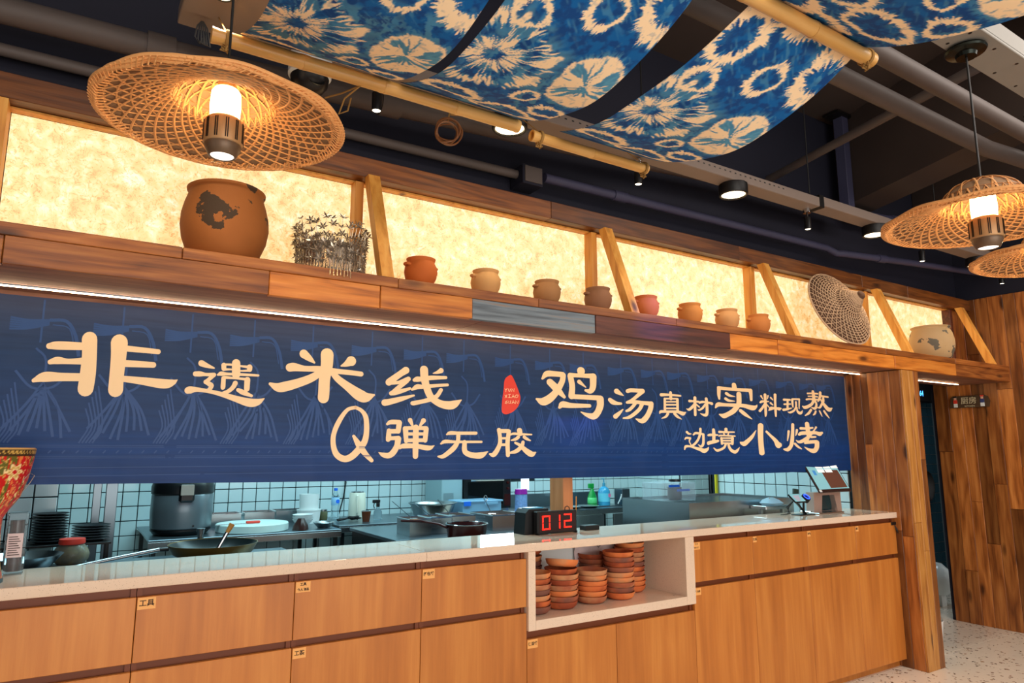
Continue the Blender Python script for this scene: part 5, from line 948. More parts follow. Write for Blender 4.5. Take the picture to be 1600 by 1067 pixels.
# point of sale
t = thing('pos_terminal', 'touch screen till with its tilted white screen by the timber post', 'till', (4.16, 2.79, CZ))
A_, B_ = Vector((4.05, 2.715, 1.097)), Vector((4.05, 2.825, 1.282)); up = (B_-A_).normalized(); nn = Vector((0, -up.z, up.y)).normalized(); mid = (A_+B_)/2+Vector((.172, 0, 0)); Ms = Matrix.Translation(mid-Vector(t.location)) @ Matrix(((1, 0, 0, 0), (0, -nn.y if 0 else -nn.y, up.y, 0), (0, -nn.z, up.z, 0), (0, 0, 0, 1)))
def scr(n, m, x0, x1, z0, z1, y0, y1, mt, par, ch=0): return MB().box(x0, x1, y0, y1, z0, z1, ch, m).build(n, mt, par)
scr('screen_frame', Ms, -.175, .175, -.112, .108, .0, .012, mat('dark_frame', (44, 30, 30), .25), t, .003)
M_scr = mat('screen_pale', (120, 180, 190), .2, emit=(120, 165, 175), es=.5); M_scrb = mat('screen_brown', (96, 62, 50), .2, emit=(90, 60, 50), es=.25); M_scrw = mat('screen_white', (220, 220, 220), .2, emit=(200, 205, 205), es=.8)
scr('display', Ms, -.165, .165, -.092, .100, -.0012, -.0002, M_scr, t); scr('menu_area', Ms, -.035, .150, -.085, .045, -.0020, -.0013, M_scrb, t)
g_ = MB()
for i in range(3):
    for j in range(2):
        if i == 2 and j == 0: continue
        g_.box(-.075+.085*i, .005+.085*i-.006 if i else -.002, -.0026, -.0021, .028+.030*j, .053+.030*j, 0, Ms)
g_.build('screen_buttons', M_scrw, t, kind='stuff')
scr('screen_icon', Ms, -.130, -.100, .010, .045, -.0020, -.0013, mat('icon_blue', (60, 130, 190), .3, emit=(60, 130, 190), es=.5), t); scr('badge', Ms, -.172, -.148, -.111, -.094, -.0016, -.0002, M_white, t)
MB().box(-.14, .17, -.02, .06, 0, .012, .004).build('base', M_chrome, t)
mb = MB().prism([(-.125, .0), (-.12, .13), (.17, .13), (.175, 0), (.13, 0), (.10, .11), (-.03, .11), (-.045, 0)], -.035, .02); recalc(mb.build('stand', mat('pinkish_metal', (196, 172, 160), .35, .6), t))
MB().box(-.04, .12, .0, .05, .013, .108, .004).build('customer_side', mat('teal_glass', (16, 50, 56), .1), t)
MB().box(-.17, .10, -.10, -.022, .0, .008, .003).build('keyboard_tray', M_steel, t)
t = thing('payment_tablet', 'small tilted payment tablet on a black stand beside the till', 'tablet', (3.86, 2.73, CZ))
MB().box(-.045, .11, -.03, .04, 0, .005, .002).build('foot_plate', M_blackm, t)
A_ = Vector((.05, 0, .005)); B_ = Vector((-.02, .02, .085)); MB().tube([A_, A_.lerp(B_, .5), B_], .011, 8, flat=.5).build('arm', M_black, t, smooth=True)
Mt = Matrix.Translation((-.01, .01, .105)) @ Matrix.Rotation(R(-48), 4, 'X'); scr('tablet_body', Mt, -.055, .055, -.035, .035, 0, .010, M_black, t, .002); scr('screen', Mt, -.05, .05, -.031, .031, -.0010, -.0002, M_scr, t)
g_ = MB()
for k in range(4): g_.box(-.03, .03-.008*k, -.0016, -.0011, .012-.012*k, .017-.012*k, 0, Mt)
g_.build('screen_lines', mat('screen_rose', (190, 130, 150), .3, emit=(190, 130, 150), es=.4), t, kind='stuff')
MB().lathe([(0, 0), (.026, .0), (.028, .006), (.028, .03), (0, .03)], 24, M=Matrix.Translation((.085, .03, .085)) @ Matrix.Rotation(R(40), 4, 'X')).build('scanner_head', M_black, t, smooth=True)
MB().lathe([(.018, .0305), (.022, .0305), (.022, .033), (.018, .033)], 24, M=Matrix.Translation((.085, .03, .085)) @ Matrix.Rotation(R(40), 4, 'X')).build('scanner_ring', mat('blue_glow_ring', (40, 80, 255), .3, emit=(50, 90, 255), es=2.5), t, smooth=True)
MB().tube([(.085, .04, .0), (.085, .035, .075)], .007, 8).build('scanner_post', M_black, t); MB().box(.0, .05, .05, .062, .08, .16, .002, Matrix.Rotation(R(6), 4, 'Y')).build('card_pad', mat('dark_green_pad', (20, 50, 44), .4), t)
mb = MB()
for k in range(4): mb.tube([(-.03, .02, .09), (-.07-.01*k, .03, .05), (-.09+.01*k, .03, .01), (-.13+.02*k, .05, .004), (-.05, .06, .004)], .0022, 5)
mb.build('cables', M_wire, t, smooth=True)
t = thing('plastic_bag', 'clear plastic bag with brown snacks lying left of the payment tablet', 'bag', (3.70, 2.93, .9602)); t.location = (3.96, 3.02, 1.0); t.scale = (.75, .7, .7)
MB().lathe([(0, 0), (.08, .0), (.10, .02), (.07, .05), (.02, .07), (0, .07)], 24, wob=lambda a, z: .12*math.sin(5*a+z*40)).build('film', M_frost, t, smooth=True)
for k in range(4): MB().tube([(-.04+.02*k, -.02+.01*k, .05), (-.03+.025*k, -.01, .06), (0+.02*k, .0, .055)], .009, 8).build('snack', mat('snack', (150, 110, 60), .8) if k == 0 else bpy.data.materials['snack'], t, smooth=True)
t = thing('side_stand', 'steel side stand between grill and counter under the snack bag', 'stand', (3.96, 3.02, 0)); MB().box(-.12, .12, -.05, .075, .975, .998, .002).build('top', M_steel, t)
for sx in (-.11, .11): MB().box(sx-.01, sx+.01, -.01, .01, .002, .9745).build('leg', M_steel, t)

# ================================================================ KITCHEN
def bench(name, label, x0, x1, y0, y1, z, back=0, apron=.05, drawers=0):
    t = thing(name, label, 'bench', ((x0+x1)/2, y0, 0)); a, b = (x0-x1)/2, (x1-x0)/2; d = y1-y0
    MB().box(a, b, 0, d, z-.012, z, .002).build('top', M_steelt, t); MB().box(a, b, 0, .012, z-apron, z-.0125, .001).build('apron', M_steel, t)
    MB().box(a+.03, b-.03, .03, d-.02, .25, .265, .001).build('lower_shelf', M_steelt, t)
    for sx in (a+.02, b-.045):
        for sy in (.014, d-.04): MB().box(sx, sx+.025, sy, sy+.025, .002, z-.0125).build('leg', M_darkst, t)
    if back: MB().box(a, b, d-.012, d, z+.0005, z+back, .001).build('backsplash', M_steelt, t)
    return t
bench('steel_bench', 'stainless bench along the tiled wall holding the rice cooker', .407, 1.576, 4.67, 5.585, .83)
bench('steel_bench', 'stainless bench with bottle, kettle and steel basin on it', 1.63, 3.13, 4.88, 5.585, .83)
sk = bench('sink_bench', 'stainless sink bench below the kitchen window', 3.17, 4.66, 5.06, 5.585, .83, .12)
MB().box(.30, .62, .14, .40, .8305, .838, .002).build('sink_rim', M_steel, sk); MB().tube([(.1, .42, .83), (.1, .42, .92), (.1, .38, .94), (.1, .33, .93)], .010, 10).build('faucet', M_chrome, sk, smooth=True)
MB().box(.42, .66, -.0, .02, .3, .775, .002).build('door', M_steel, sk); MB().box(-.2, .30, .0, .02, .3, .775, .002).build('door', M_steel, sk)
hob = thing('wok_stove', 'low steel wok stove just behind the counter at left', 'stove', (.2, 3.12, 0)); MB().box(-.75, .75, 0, .62, .05, .86, .004).build('body', M_steelt, hob)
for x in (-.28, .36): MB().lathe([(.10, .861), (.12, .861), (.12, .883), (.10, .883)], 32, (x, .27, 0)).build('burner_ring', M_blackm, hob, smooth=True)
hb2 = thing('gas_hob', 'flat steel hob with pans behind the counter in mid view', 'stove', (2.25, 3.45, 0)); MB().box(-.64, .62, .33, 1.1, .05, .828, .002).build('body', M_darkst, hb2); MB().box(-.655, .63, .32, 1.11, .8285, .848, .002).build('top_plate', M_steelt, hb2); MB().box(-.25, .10, .06, .318, .05, .848, .002).build('front_shelf', M_darkst, hb2)
# rice cooker
t = thing('rice_cooker', 'big grey commercial rice cooker with black lid on the steel bench', 'rice cooker', (.612, 4.97, .8305))
MB().lathe([(0, 0), (.155, 0), (.17, .02), (.178, .026), (.178, .036), (0, .036)], 44).build('base', M_black, t, smooth=True)
MB().lathe([(.172, .037), (.180, .045), (.184, .14), (.182, .245), (.178, .252)], 44).build('body', mat('cooker_grey', (112, 122, 128), .3, .5), t, smooth=True)
MB().lathe([(.180, .2525), (.186, .258), (.186, .30), (.170, .35), (.12, .39), (.0, .40)], 44).build('lid', M_black, t, smooth=True)
MB().box(-.045, .045, -.20, -.165, .205, .32, .014).build('latch', M_black, t); MB().box(-.038, .038, -.206, -.2005, .25, .315, .002).build('latch_plate', mat('panel_grey', (150, 140, 130), .3), t); MB().lathe([(.0, 0), (.006, 0), (.006, .006), (0, .006)], 8, M=Matrix.Translation((.05, -.176, .06)) @ Matrix.Rotation(R(90), 4, 'X')).build('knob', M_black, t)
t = thing('cutting_board', 'thick round white cutting board on the left bench', 'cutting board', (1.045, 4.915, .8305)); MB().lathe([(0, 0), (.226, 0), (.230, .004), (.230, .046), (.226, .050), (0, .050)], 56).build('board', mat('board_white', (206, 226, 220), .4), t, smooth=True)
t = thing('kitchen_knife', 'kitchen knife with red handle lying on the white board', 'knife', (.96, 4.86, .8813)); MB().box(-.16, .03, -.018, .018, 0, .002, .0005).build('blade', M_steel, t); MB().box(.031, .12, -.012, .012, 0, .016, .004).build('handle', M_logo, t)
for k, (x, y) in enumerate(((.93, 5.33), (1.17, 5.36), (1.40, 5.40))):
    t = thing('food_pan', ['shallow steel food pan nearest the rice cooker', 'shallow steel food pan in the middle behind the white board', 'shallow steel food pan next to the white tubs'][k], 'pan', (x, y, .8305), 'steel food pans behind the board')
    mb = MB().box(-.10, .10, -.075, .075, 0, .004); 
    for (a, b, c_, d) in ((-.105, .105, -.08, -.075), (-.105, .105, .075, .08), (-.105, -.10, -.075, .075), (.10, .105, -.075, .075)): mb.box(a, b, c_, d, 0, .085)
    mb.build('pan', M_steel, t); m2 = MB()
    for (a, b, c_, d) in ((-.115, .115, -.09, -.078), (-.115, .115, .078, .09), (-.115, -.103, -.078, .078), (.103, .115, -.078, .078)): m2.box(a, b, c_, d, .0853, .088)
    m2.build('rim', M_chrome, t)
def lathething(name, label, cat, loc, parts, group=None, M=None):
    t = thing(name, label, cat, loc, group)
    for (n, prof, m, seg) in parts: MB().lathe(prof, seg, M=M).build(n, m, t, smooth=True)
    return t
lathething('plastic_tub', 'white plastic tub, lower one of the stack by the bottle', 'tub', (1.50, 5.20, .8305), [('body', [(0, 0), (.078, 0), (.086, .09), (.083, .09), (.076, .004), (0, .004)], M_white, 32), ('lid', [(0, .0905), (.088, .0905), (.088, .098), (0, .098)], M_white, 32)])
lathething('plastic_tub', 'white plastic tub, upper one of the stack by the bottle', 'tub', (1.50, 5.20, .9295), [('body', [(0, 0), (.068, 0), (.072, .11), (.069, .11), (.066, .004), (0, .004)], M_white, 32)])
for k in range(3): lathething('foam_bowl', ['white bowl, lowest of three nested in front of the tubs', 'white bowl, middle of three nested in front of the tubs', 'white bowl, topmost of three nested in front of the tubs'][k], 'bowl', (1.40, 4.99, .8305+.016*k), [('bowl', [(0, 0), (.035, 0), (.07, .045), (.072, .05), (.069, .05), (.034, .004), (0, .004)], M_white, 32)], 'white bowls nested on the bench')
lathething('steel_bowl', 'shallow steel bowl at the right end of the left bench', 'bowl', (1.50, 4.82, .8305), [('bowl', [(0, 0), (.04, 0), (.072, .035), (.075, .036), (.072, .039), (.038, .004), (0, .004)], M_steel, 32)])
t = thing('brown_pouch', 'dark brown folded pouch between the white board and bowls', 'pouch', (1.33, 4.77, .8305)); MB().lathe([(0, 0), (.05, 0), (.045, .03), (.03, .055), (.02, .075), (.0, .076)], 20, wob=lambda a, z: .18*math.sin(3*a)).build('pouch', mat('brown_foil', (56, 26, 20), .3), t, smooth=True)
t = lathething('water_bottle', 'clear water bottle with blue label and blue cap on the bench', 'bottle', (1.765, 5.40, .8305), [('body', [(0, 0), (.030, 0), (.032, .01), (.031, .05), (.032, .15), (.028, .175), (.013, .205), (.012, .215), (0, .215)], M_glass, 24), ('cap', [(0, .216), (.0145, .216), (.0145, .236), (0, .236)], M_blue, 20), ('wrapper', [(.0325, .105), (.0328, .106), (.0328, .165), (.0322, .166)], mat('label_blue', (150, 196, 226), .4), 24)])
MB().lathe([(0, 0), (.015, 0), (.015, .001)], 16, M=Matrix.Translation((.008, -.0335, .135)) @ Matrix.Rotation(R(90), 4, 'X')).build('label_spot', M_blue, t)
lathething('spice_jar', 'small glass jar of dried spice left of the water bottle', 'jar', (1.655, 5.35, .8305), [('jar', [(0, 0), (.030, 0), (.034, .01), (.034, .055), (.028, .068), (0, .068)], mat('spice', (90, 90, 60), .4, noise=.5, nscale=90), 24), ('lid', [(0, .0685), (.030, .0685), (.030, .08), (0, .08)], M_steel, 24)])
t = lathething('electric_kettle', 'tall cream electric kettle on the bench by the tiled wall', 'kettle', (1.93, 5.36, .8305), [('body', [(0, 0), (.066, 0), (.070, .01), (.064, .19), (.06, .198), (0, .2)], mat('kettle_cream', (226, 222, 204), .35), 36)])
t.rotation_euler = (0, 0, -.35); MB().tube([(.0, -.066, .18), (.0, -.095, .175), (.0, -.10, .12), (.0, -.085, .05), (.0, -.068, .04)], .008, 8).build('handle', bpy.data.materials['kettle_cream'], t, smooth=True); MB().lathe([(.0, .2005), (.05, .2005), (.048, .208), (0, .21)], 28).build('lid', M_steel, t, smooth=True)
lathething('cola_cup', 'dark cola in a clear cup standing in front of the kettle', 'cup', (1.895, 5.06, .8305), [('cup', [(0, 0), (.026, 0), (.036, .075), (.0345, .075), (.025, .003), (0, .003)], M_soda, 24), ('rim', [(.0362, .0752), (.0368, .080), (.0355, .080)], M_glass, 24)])
t = lathething('spray_bottle', 'clear spray bottle with black trigger right of the cola cup', 'spray bottle', (2.03, 5.17, .8305), [('body', [(0, 0), (.032, 0), (.034, .01), (.032, .06), (.014, .085), (.013, .095), (0, .095)], M_glass, 24)])
MB().box(-.012, .012, -.012, .012, .0955, .125, .003).build('collar', M_black, t); MB().box(-.045, .016, -.010, .010, .1255, .15, .004).build('spray_head', M_black, t); MB().tube([(-.03, 0, .125), (-.036, 0, .105), (-.028, 0, .085)], .004, 6).build('trigger', M_black, t, smooth=True)
t = thing('power_cable', 'tangled black power cable on the bench in front of the bottle', 'cable', (1.78, 5.15, .8305)); mb = MB(); rc = random.Random(4); mb.tube([(rc.uniform(-.13, .12), rc.uniform(-.06, .08), .006+rc.uniform(0, .03)) for _ in range(14)], .006, 6); mb.build('cable', M_wire, t, smooth=True)
for k, (x, lab) in enumerate(((1.86, 'black wall cable running up the tiles left of the kettle'), (2.62, 'black wall cable running up the tiles above the steel basin'))):
    t = thing('wall_cable', lab, 'cable', (x, 5.59, .85)); MB().tube([(0, 0, 0), (.03, 0, .12), (.05, 0, .25), (.0 if k == 0 else -.15, 0, .5)], .005, 6).build('cable', M_wire, t, smooth=True)
lathething('steel_basin', 'wide steel basin on the bench left of the clear box', 'basin', (2.43, 5.02, .8305), [('basin', [(0, 0), (.12, 0), (.15, .03), (.178, .11), (.192, .118), (.194, .122), (.188, .124), (.172, .112), (.145, .034), (.118, .004), (0, .004)], M_steel, 48)])
t = thing('storage_box', 'clear blue tinted plastic storage box with blue latch on the bench', 'box', (2.83, 5.04, .8305)); M_boxp = mat('blue_clear_box', (150, 196, 226), .3, alpha=.6)
mb = MB()
for (a, b, c_, d) in ((-.18, .18, -.11, -.107), (-.18, .18, .107, .11), (-.18, -.177, -.107, .107), (.177, .18, -.107, .107), (-.18, .18, -.107, .107)): mb.box(a, b, c_, d, 0, .003 if b-a > .3 and d-c_ > .2 else .115)
mb.build('tub', M_boxp, t); MB().box(-.195, .195, -.12, .12, .116, .130, .004).build('lid', M_boxp, t); MB().box(-.175, -.11, -.122, -.1205, .09, .125, .0005).build('latch', M_blue, t); MB().box(.02, .14, -.126, -.1205, .098, .116, .001).build('latch', M_boxp, t)
t = thing('water_heater_box', 'pale grey appliance with dotted vents left of the black oven', 'appliance', (2.715, 5.36, .8305)); MB().box(-.10, .10, -.12, .2, 0, .62, .006).build('body', mat('appliance_grey', (150, 176, 182), .4), t); mb = MB()
for i in range(8):
    for j in range(5): mb.box(-.08+.012*i, -.074+.012*i, -.1212, -.1202, .12+.012*j, .126+.012*j)
mb.build('vent_holes', M_black, t, kind='stuff')
t = thing('toaster_oven', 'black toaster oven with steel handle on the kitchen bench', 'oven', (3.055, 5.22, .8625)); MB().box(-.235, .235, 0, .35, 0, .32, .006).build('body', M_black, t); MB().box(-.20, .15, -.0012, -.0002, .04, .23, 0).build('door_glass', mat('oven_glass', (10, 10, 12), .08), t); MB().tube([(-.19, -.03, .245), (.14, -.03, .245)], .008, 8).build('handle', M_chrome, t)
for x in (-.18, .13): MB().box(x-.005, x+.005, -.028, -.001, .239, .251).build('handle_bracket', M_chrome, t)
MB().box(.165, .23, -.0015, -.0003, .02, .12).build('control_panel', M_rc, t)
for z in (.17, .22): MB().lathe([(0, 0), (.013, 0), (.012, .014), (0, .015)], 16, M=Matrix.Translation((.197, -.001, z)) @ Matrix.Rotation(R(90), 4, 'X')).build('knob', M_rc, t, smooth=True)
MB().box(-.22, .22, .02, .33, -.032, -.0005).build('tray', M_steel, t)
t = thing('snack_packet', 'purple and blue foil packet standing right of the oven', 'packet', (3.36, 5.16, .8305)); mb = MB()
for (n, m, z0, z1, w) in (('top_band', mat('purple_foil', (150, 30, 150), .3), .15, .195, .062), ('body', mat('blue_foil', (120, 150, 200), .3, noise=.5, nscale=60), 0, .1498, .062)): MB().lathe([(0, z0), (w, z0), (w*.92, z1), (0, z1)], 20, wob=lambda a, z: -.45*math.sin(a)**2+.04*math.sin(5*a)).build(n, m, t, smooth=True)
t = thing('detergent_bottle', 'green spray bottle at the sink behind the wooden column', 'bottle', (4.27, 5.30, .8305)); MB().lathe([(0, 0), (.045, 0), (.047, .01), (.043, .09), (.02, .15), (.014, .17), (0, .17)], 24).build('body', M_green, t, smooth=True); MB().box(-.045, .02, -.012, .012, .1705, .215, .005).build('trigger_head', M_green, t); MB().lathe([(.0462, .03), (.0476, .032), (.0455, .08), (.044, .082)], 24).build('label_band', mat('lime_label', (90, 200, 120), .4), t, smooth=True)
t = lathething('soap_bottle', 'blue pump soap bottle with pink spot standing at the sink', 'bottle', (4.42, 5.30, .8305), [('body', [(0, 0), (.055, 0), (.058, .01), (.058, .14), (.04, .17), (.016, .185), (0, .185)], mat('aqua_bottle', (60, 150, 190), .15), 28), ('pump_collar', [(0, .186), (.016, .186), (.014, .215), (.006, .22), (.006, .25), (0, .25)], mat('aqua_pump', (60, 140, 170), .3), 20), ('label_band', [(.0590, .04), (.0592, .12)], mat('aqua_label', (110, 200, 225), .4), 28)])
MB().box(-.03, .005, -.006, .006, .2505, .262, .002).build('nozzle', bpy.data.materials['aqua_pump'], t); MB().lathe([(0, 0), (.018, 0), (.018, .001)], 16, M=Matrix.Translation((.02, -.0585, .10)) @ Matrix.Rotation(R(90), 4, 'X')).build('pink_spot', mat('pink', (230, 120, 160), .4), t)
t = thing('washing_up', 'pile of white washing-up tools by the sink near the grill', 'utensils', (4.60, 5.22, .8305)); MB().box(-.05, .05, -.04, .08, 0, .16, .004).build('caddy', M_steelt, t)
for k in range(3): MB().tube([(-.10+.02*k, -.03, .02+.02*k), (-.07, -.05, .09+.01*k)], .006, 6).build('brush', M_white, t, smooth=True)
for k, x in enumerate((3.86, 4.08)):
    lathething('steel_plate', ['left steel plate drying on the sink bench', 'right steel plate drying on the sink bench'][k], 'plate', (x+.05, 5.18, .8305), [('plate', [(0, 0), (.07, 0), (.10, .018), (.102, .02), (.098, .022), (.066, .004), (0, .004)], M_steel, 32)])
# pans behind the counter in mid view
def gn(x, y, w, d, h, label, z=.8485):
    t = thing('steel_container', label, 'container', (x, y, z), 'square steel containers on the hob'); mb = MB().box(-w/2, w/2, -d/2, d/2, 0, .003)
    for (a, b, c_, e) in ((-w/2, w/2, -d/2, -d/2+.003), (-w/2, w/2, d/2-.003, d/2), (-w/2, -w/2+.003, -d/2+.003, d/2-.003), (w/2-.003, w/2, -d/2+.003, d/2-.003)): mb.box(a, b, c_, e, .003, h)
    mb.build('walls', M_steel, t); MB().tube([(-w/2, -d/2, h), (w/2, -d/2, h), (w/2, d/2, h), (-w/2, d/2, h)], .004, 6, closed=True).build('rim', M_chrome, t); MB().box(-w/2+.004, w/2-.004, -d/2+.004, d/2-.004, h*.72, h*.75).build('contents', mat('broth', (120, 80, 60), .3) if 'broth' not in bpy.data.materials else bpy.data.materials['broth'], t)
    return t
gn(1.80, 3.98, .14, .20, .098, 'square steel container at the left corner of the hob'); gn(1.96, 4.02, .14, .20, .098, 'square steel container second from the hob corner'); gn(2.15, 4.1, .17, .24, .095, 'square steel container in the middle of the hob'); gn(2.43, 4.02, .26, .3, .095, 'wide steel container at the right of the hob')
for k, (a, b) in enumerate((((1.66, 4.0, 1.052), (1.79, 3.97, .94)), ((1.80, 4.0, 1.04), (1.93, 3.98, .94)), ((1.97, 4.0, 1.05), (2.09, 4.04, .94)), ((2.31, 3.98, 1.03), (2.36, 3.98, .94)))):
    t = thing('skimmer', ['long thin ladle leaning out of the corner container', 'thin ladle leaning out of the second container', 'thin ladle leaning out of the middle container', 'short skimmer with loop end in the wide container'][k], 'ladle', b, 'ladles in the containers'); A_ = Vector(a)-Vector(b); MB().tube([A_, A_*.5, (0, 0, 0)], .0022, 6).build('handle', M_steelt, t)
    if k == 3: MB().tube([A_+Vector((.012*math.cos(q), 0, .018*math.sin(q)+.018)) for q in [2*PI*i/16 for i in range(16)]], .003, 6, closed=True).build('loop', M_chrome, t)
    MB().lathe([(0, -.01), (.02, -.005), (.028, .006), (.026, .006), (0, -.006)], 20).build('bowl', M_chrome, t, smooth=True)
t = thing('saucepan', 'dark red square cornered saucepan with long handle behind the counter', 'saucepan', (1.985, 3.64, .8485))
MB().lathe([(0, 0), (.10, 0), (.112, .01), (.122, .078), (.126, .082), (.124, .085), (.119, .080), (.108, .012), (0, .006)], 40).build('pan', M_rc, t, smooth=True); MB().tube([(-.12, .02, .065), (-.16, .05, .085), (-.24, .12, .10), (-.33, .20, .10)], [.010, .011, .012, .010], 10, flat=.7).build('handle', M_rc, t, smooth=True); MB().tube([(.124*math.cos(q), .124*math.sin(q), .084) for q in [2*PI*i/40 for i in range(40)]], .003, 6, closed=True).build('steel_rim', M_chrome, t)
t = thing('fry_pan', 'wide brass brown frying pan with long steel handle behind the counter', 'pan', (.560, 3.40, .884))
MB().lathe([(0, 0), (.13, 0), (.165, .02), (.186, .058), (.188, .062), (.184, .062), (.160, .022), (.128, .004), (0, .004)], 48).build('pan', mat('brass_brown', (120, 92, 40), .35, .6, noise=.4, nscale=9), t, smooth=True)
MB().lathe([(0, .0045), (.126, .0045), (.158, .0225), (.181, .060)], 48).build('coating', mat('dark_coating', (26, 34, 34), .3), t, smooth=True)
MB().tube([(-.185, -.02, .05), (-.22, -.025, .05)], .009, 10).build('handle_joint', M_black, t); MB().tube([(-.222, -.025, .05), (-.38, -.06, .032), (-.60, -.11, .004)], [.012, .012, .009], 12, flat=.8).build('handle', M_steel, t, smooth=True)
t = thing('wood_tip_spoon', 'steel spoon with pale wooden tip standing in the frying pan', 'spoon', (.57, 3.40, .91)); MB().tube([(0, 0, -.01), (.045, .01, .075)], .009, 10).build('handle', M_steel, t); MB().tube([(.0455, .0101, .0758), (.066, .015, .112)], [.009, .013], 10).build('tip', M_pine, t, smooth=True)
lathething('steel_pestle', 'upright steel pestle behind the frying pan', 'pestle', (.535, 3.62, .862), [('pestle', [(0, 0), (.014, 0), (.012, .06), (.014, .10), (.02, .128), (0, .13)], M_steel, 24)])
t = thing('wok', 'steel wok on the left burner with curved side', 'wok', (-.145, 3.36, .884)); MB().lathe([(0, 0), (.05, .002), (.10, .02), (.136, .062), (.140, .066), (.136, .066), (.098, .025), (.05, .006), (0, .004)], 48).build('wok', M_steel, t, smooth=True)
t = thing('pickle_jar', 'round glass jar of pickles with red lid behind the wok', 'jar', (.02, 3.70, .8605)); M_pick = mat('pickles', (126, 96, 44), .4, noise=.5, nscale=60)
MB().lathe([(0, 0), (.05, 0), (.066, .018), (.070, .04), (.060, .066), (.046, .082), (0, .082)], 36).build('pickles', M_pick, t, smooth=True); MB().lathe([(.0505, 0), (.068, .017), (.0725, .04), (.062, .068), (.047, .085)], 36).build('glass', M_glass, t, smooth=True); MB().lathe([(0, .0855), (.050, .0855), (.052, .09), (.050, .108), (0, .11)], 36).build('lid', M_logo, t, smooth=True)
rk = thing('plate_rack', 'dark metal rack holding black plates behind the jar', 'rack', (.06, 4.00, 0))
MB().box(-.45, .12, -.12, .12, .915, .925, .001).build('shelf', M_blackm, rk)
for x in (-.44, .10):
    for y in (-.11, .10): MB().box(x, x+.012, y, y+.012, .002, .9145).build('post', M_blackm, rk)
for nm, x, y, n, rr0 in (('left stack', -.075, 3.99, 11, .075), ('right stack', .095, 3.99, 6, .082)):
    for k in range(n): lathething('black_plate', 'black plate, number '+['one', 'two', 'three', 'four', 'five', 'six', 'seven', 'eight', 'nine', 'ten', 'eleven'][k]+' up from the shelf in the '+nm+' of black plates', 'plate', (x, y, .9255+.0125*k), [('plate', [(0, 0), (rr0*.6, 0), (rr0, .010), (rr0*.99, .012), (rr0*.58, .003), (0, .003)], M_black, 28)], 'black plates on the rack')
for k, (x, w) in enumerate(((.118, .040), (.186, .056))):
    t = thing('steel_post', ['narrower stainless steel post left of the rice cooker', 'wider shiny stainless steel post left of the rice cooker'][k], 'post', (x, 4.42, 0)); MB().box(-w/2, w/2, -w/2, w/2, 0.002, 2.718, .003).build('post', M_steelt, t)
t = thing('wooden_column', 'square wooden column rising behind the counter and banner', 'column', (2.20, 2.99, 0)); MB().box(-.032, .032, -.06, .06, 0.002, 2.718, .002).build('column', M_colm, t)
t = thing('steel_grill', 'large stainless box grill with open top behind the counter', 'grill', (3.79, 3.10, 0))
MB().box(-.52, .52, 0, .003, .62, 1.032, 0).build('front_panel', M_steel, t); MB().box(-.52, -.517, .0035, .62, .62, 1.032).build('side_panel', M_steel, t); MB().box(.517, .52, .0035, .62, .62, 1.032).build('side_panel', M_steel, t); MB().box(-.52, .52, .6205, .6235, .62, 1.032).build('back_panel', M_steel, t)
MB().box(-.516, .516, .004, .62, 1.006, 1.012).build('griddle', M_darkst, t); mb = MB()
for k in range(40): mb.box(-.50+.025*k, -.492+.025*k, .02, .60, 1.0125, 1.018)
mb.build('grate', M_steel, t, kind='stuff')
for k in range(4): MB().box(-.50+.32*k, -.48+.32*k, .05, .07, .002, .6195).build('leg', M_darkst, t)
MB().tube([(-.55, .08, .80), (-.56, .2, .79), (-.55, .35, .80)], .008, 8).build('side_handle', M_black, t, smooth=True)
t = thing('snack_tub', 'frosted plastic tub with blue lid clip standing on the grill', 'tub', (3.50, 3.50, 1.0185)); MB().box(-.16, .16, -.10, .10, 0, .125, .006).build('tub', mat('frost_clear', (206, 226, 232), .4, alpha=.3), t); MB().box(-.10, .0, -.1025, -.1005, .095, .110).build('clip', M_blue, t)
MB().lathe([(0, .004), (.045, .004), (.05, .02), (.048, .09), (0, .09)], 24, (.055, 0, 0)).build('jar', mat('jar_grey', (90, 90, 90), .4), t, smooth=True); MB().lathe([(0, .126), (.042, .126), (.042, .142), (0, .142)], 24, (.06, 0, 0)).build('black_lid', M_black, t, smooth=True); MB().box(-.02, .10, -.099, -.097, .065, .080).build('blue_tape', M_blue, t)
t = thing('gas_pipe', 'yellow gas pipe running down the tiled side wall', 'pipe', (4.585, 4.03, .6)); MB().tube([(0, 0, 0), (0, 0, 2.1)], .013, 12).build('pipe', M_yel, t, smooth=True)
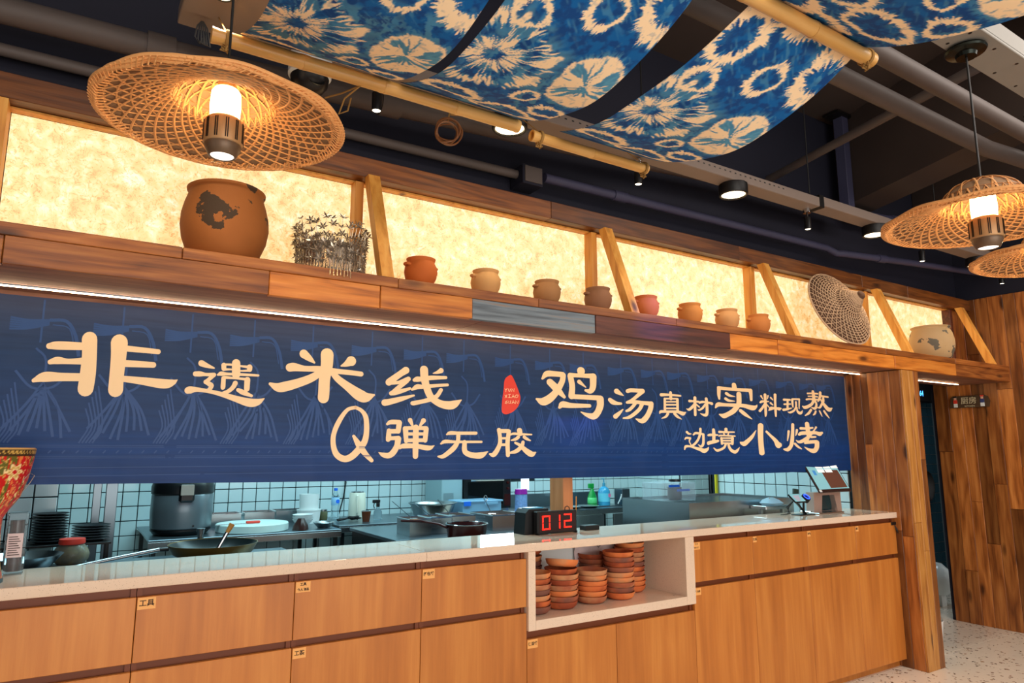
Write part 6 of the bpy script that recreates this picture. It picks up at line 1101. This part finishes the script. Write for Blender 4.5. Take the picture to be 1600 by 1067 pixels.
# ================================================================ PASSAGE AND RIGHT WALL
t = thing('wall_heater', 'black wall unit with small blue glowing digits inside the dark passage', 'heater', (7.30, 3.74, 1.86)); MB().box(-.35, .35, -.04, .06, .0, .36, .01).build('case', M_black, t)
vs, fs = textmesh('64', .075, .002); MB().add([(p[0]+.065, -.0415, p[1]+.085) for p in vs], fs).build('digits', mat('blue_digits', (60, 150, 255), .3, emit=(70, 160, 255), es=3), t)
t = thing('hanging_wok', 'black wok hanging on the tiled passage wall', 'wok', (7.40, 3.75, 1.0)); MB().lathe([(0, -.06), (.08, -.05), (.14, -.02), (.16, .0), (.155, .0), (.135, -.016), (.075, -.044), (0, -.052)], 36, M=Matrix.Rotation(R(90), 4, 'X')).build('wok', M_black, t, smooth=True)
t = thing('wash_basin', 'white ceramic basin low in the dark passage', 'basin', (6.62, 3.34, .10)); t.scale = (.85, .85, .85); MB().lathe([(0, 0), (.09, 0), (.13, .05), (.15, .16), (.12, .24), (.05, .31), (0, .32)], 36).build('bowl', mat('basin_white', (220, 228, 228), .15), t, smooth=True); MB().box(-.05, .05, -.05, .05, -.128, 0, .004).build('pedestal', M_white, t)
t = thing('step_board', 'low wooden step board at the end of the plank wall', 'board', (6.06, 3.10, 0)); MB().box(-.17, .06, -.01, .02, .001, .15, .002).build('board', M_plank, t)
t = thing('waste_bin', 'small white bin half hidden behind the timber post', 'bin', (5.085, 2.66, 0.001)); MB().lathe([(0, 0), (.075, 0), (.095, .20), (.10, .203), (.097, .207), (.09, .2), (.072, .004), (0, .004)], 32).build('bin', M_white, t, smooth=True)
t = thing('hanging_sign', 'small brown wooden sign with two painted figures on the plank wall', 'sign', (6.135, 2.71, 1.752)); Mr = Matrix.Rotation(R(-90), 4, 'Z'); bo = mat('sign_brown', (74, 52, 30), .7, noise=.2, nscale=30)
pl = [(-.15, -.045), (-.14, .04), (-.12, .052), (.11, .052), (.135, .04), (.15, .0), (.14, -.045)]
recalc(MB().prism(pl, -.004, .004, Mr).build('board', bo, t))
vs, fs = textmesh('厨房', .060, .0008); MB().add([Mr @ Vector((p[0]-.005, -.0055, p[1]+.008)) for p in vs], fs).build('lettering', mat('sign_cream', (200, 186, 150), .6), t)
vs, fs = textmesh('KITCHEN', .018, .0003); MB().add([Mr @ Vector((p[0], -.0055, p[1]-.034)) for p in vs], fs).build('small_lettering', bpy.data.materials['sign_cream'], t)
def figure(x, body, legs, hatc):
    mb = MB(); g = thing  # painted figure: head, body, legs as low relief
    for n, m, (z0, z1), w in (('figure_head', mat('skin', (220, 170, 140), .6) if 'skin' not in bpy.data.materials else bpy.data.materials['skin'], (.020, .038), .010), ('figure_hat', hatc, (.0382, .050), .013), ('figure_body', body, (-.010, .0198), .015), ('figure_skirt', legs, (-.040, -.0102), .015)):
        MB().box(x-w, x+w, -.008, -.0045, z0, z1, .0015, Mr).build(n, m, t)
figure(-.105, M_logo, M_white, M_black); figure(.095, mat('navy_cloth', (50, 60, 110), .6), M_white, M_logo)
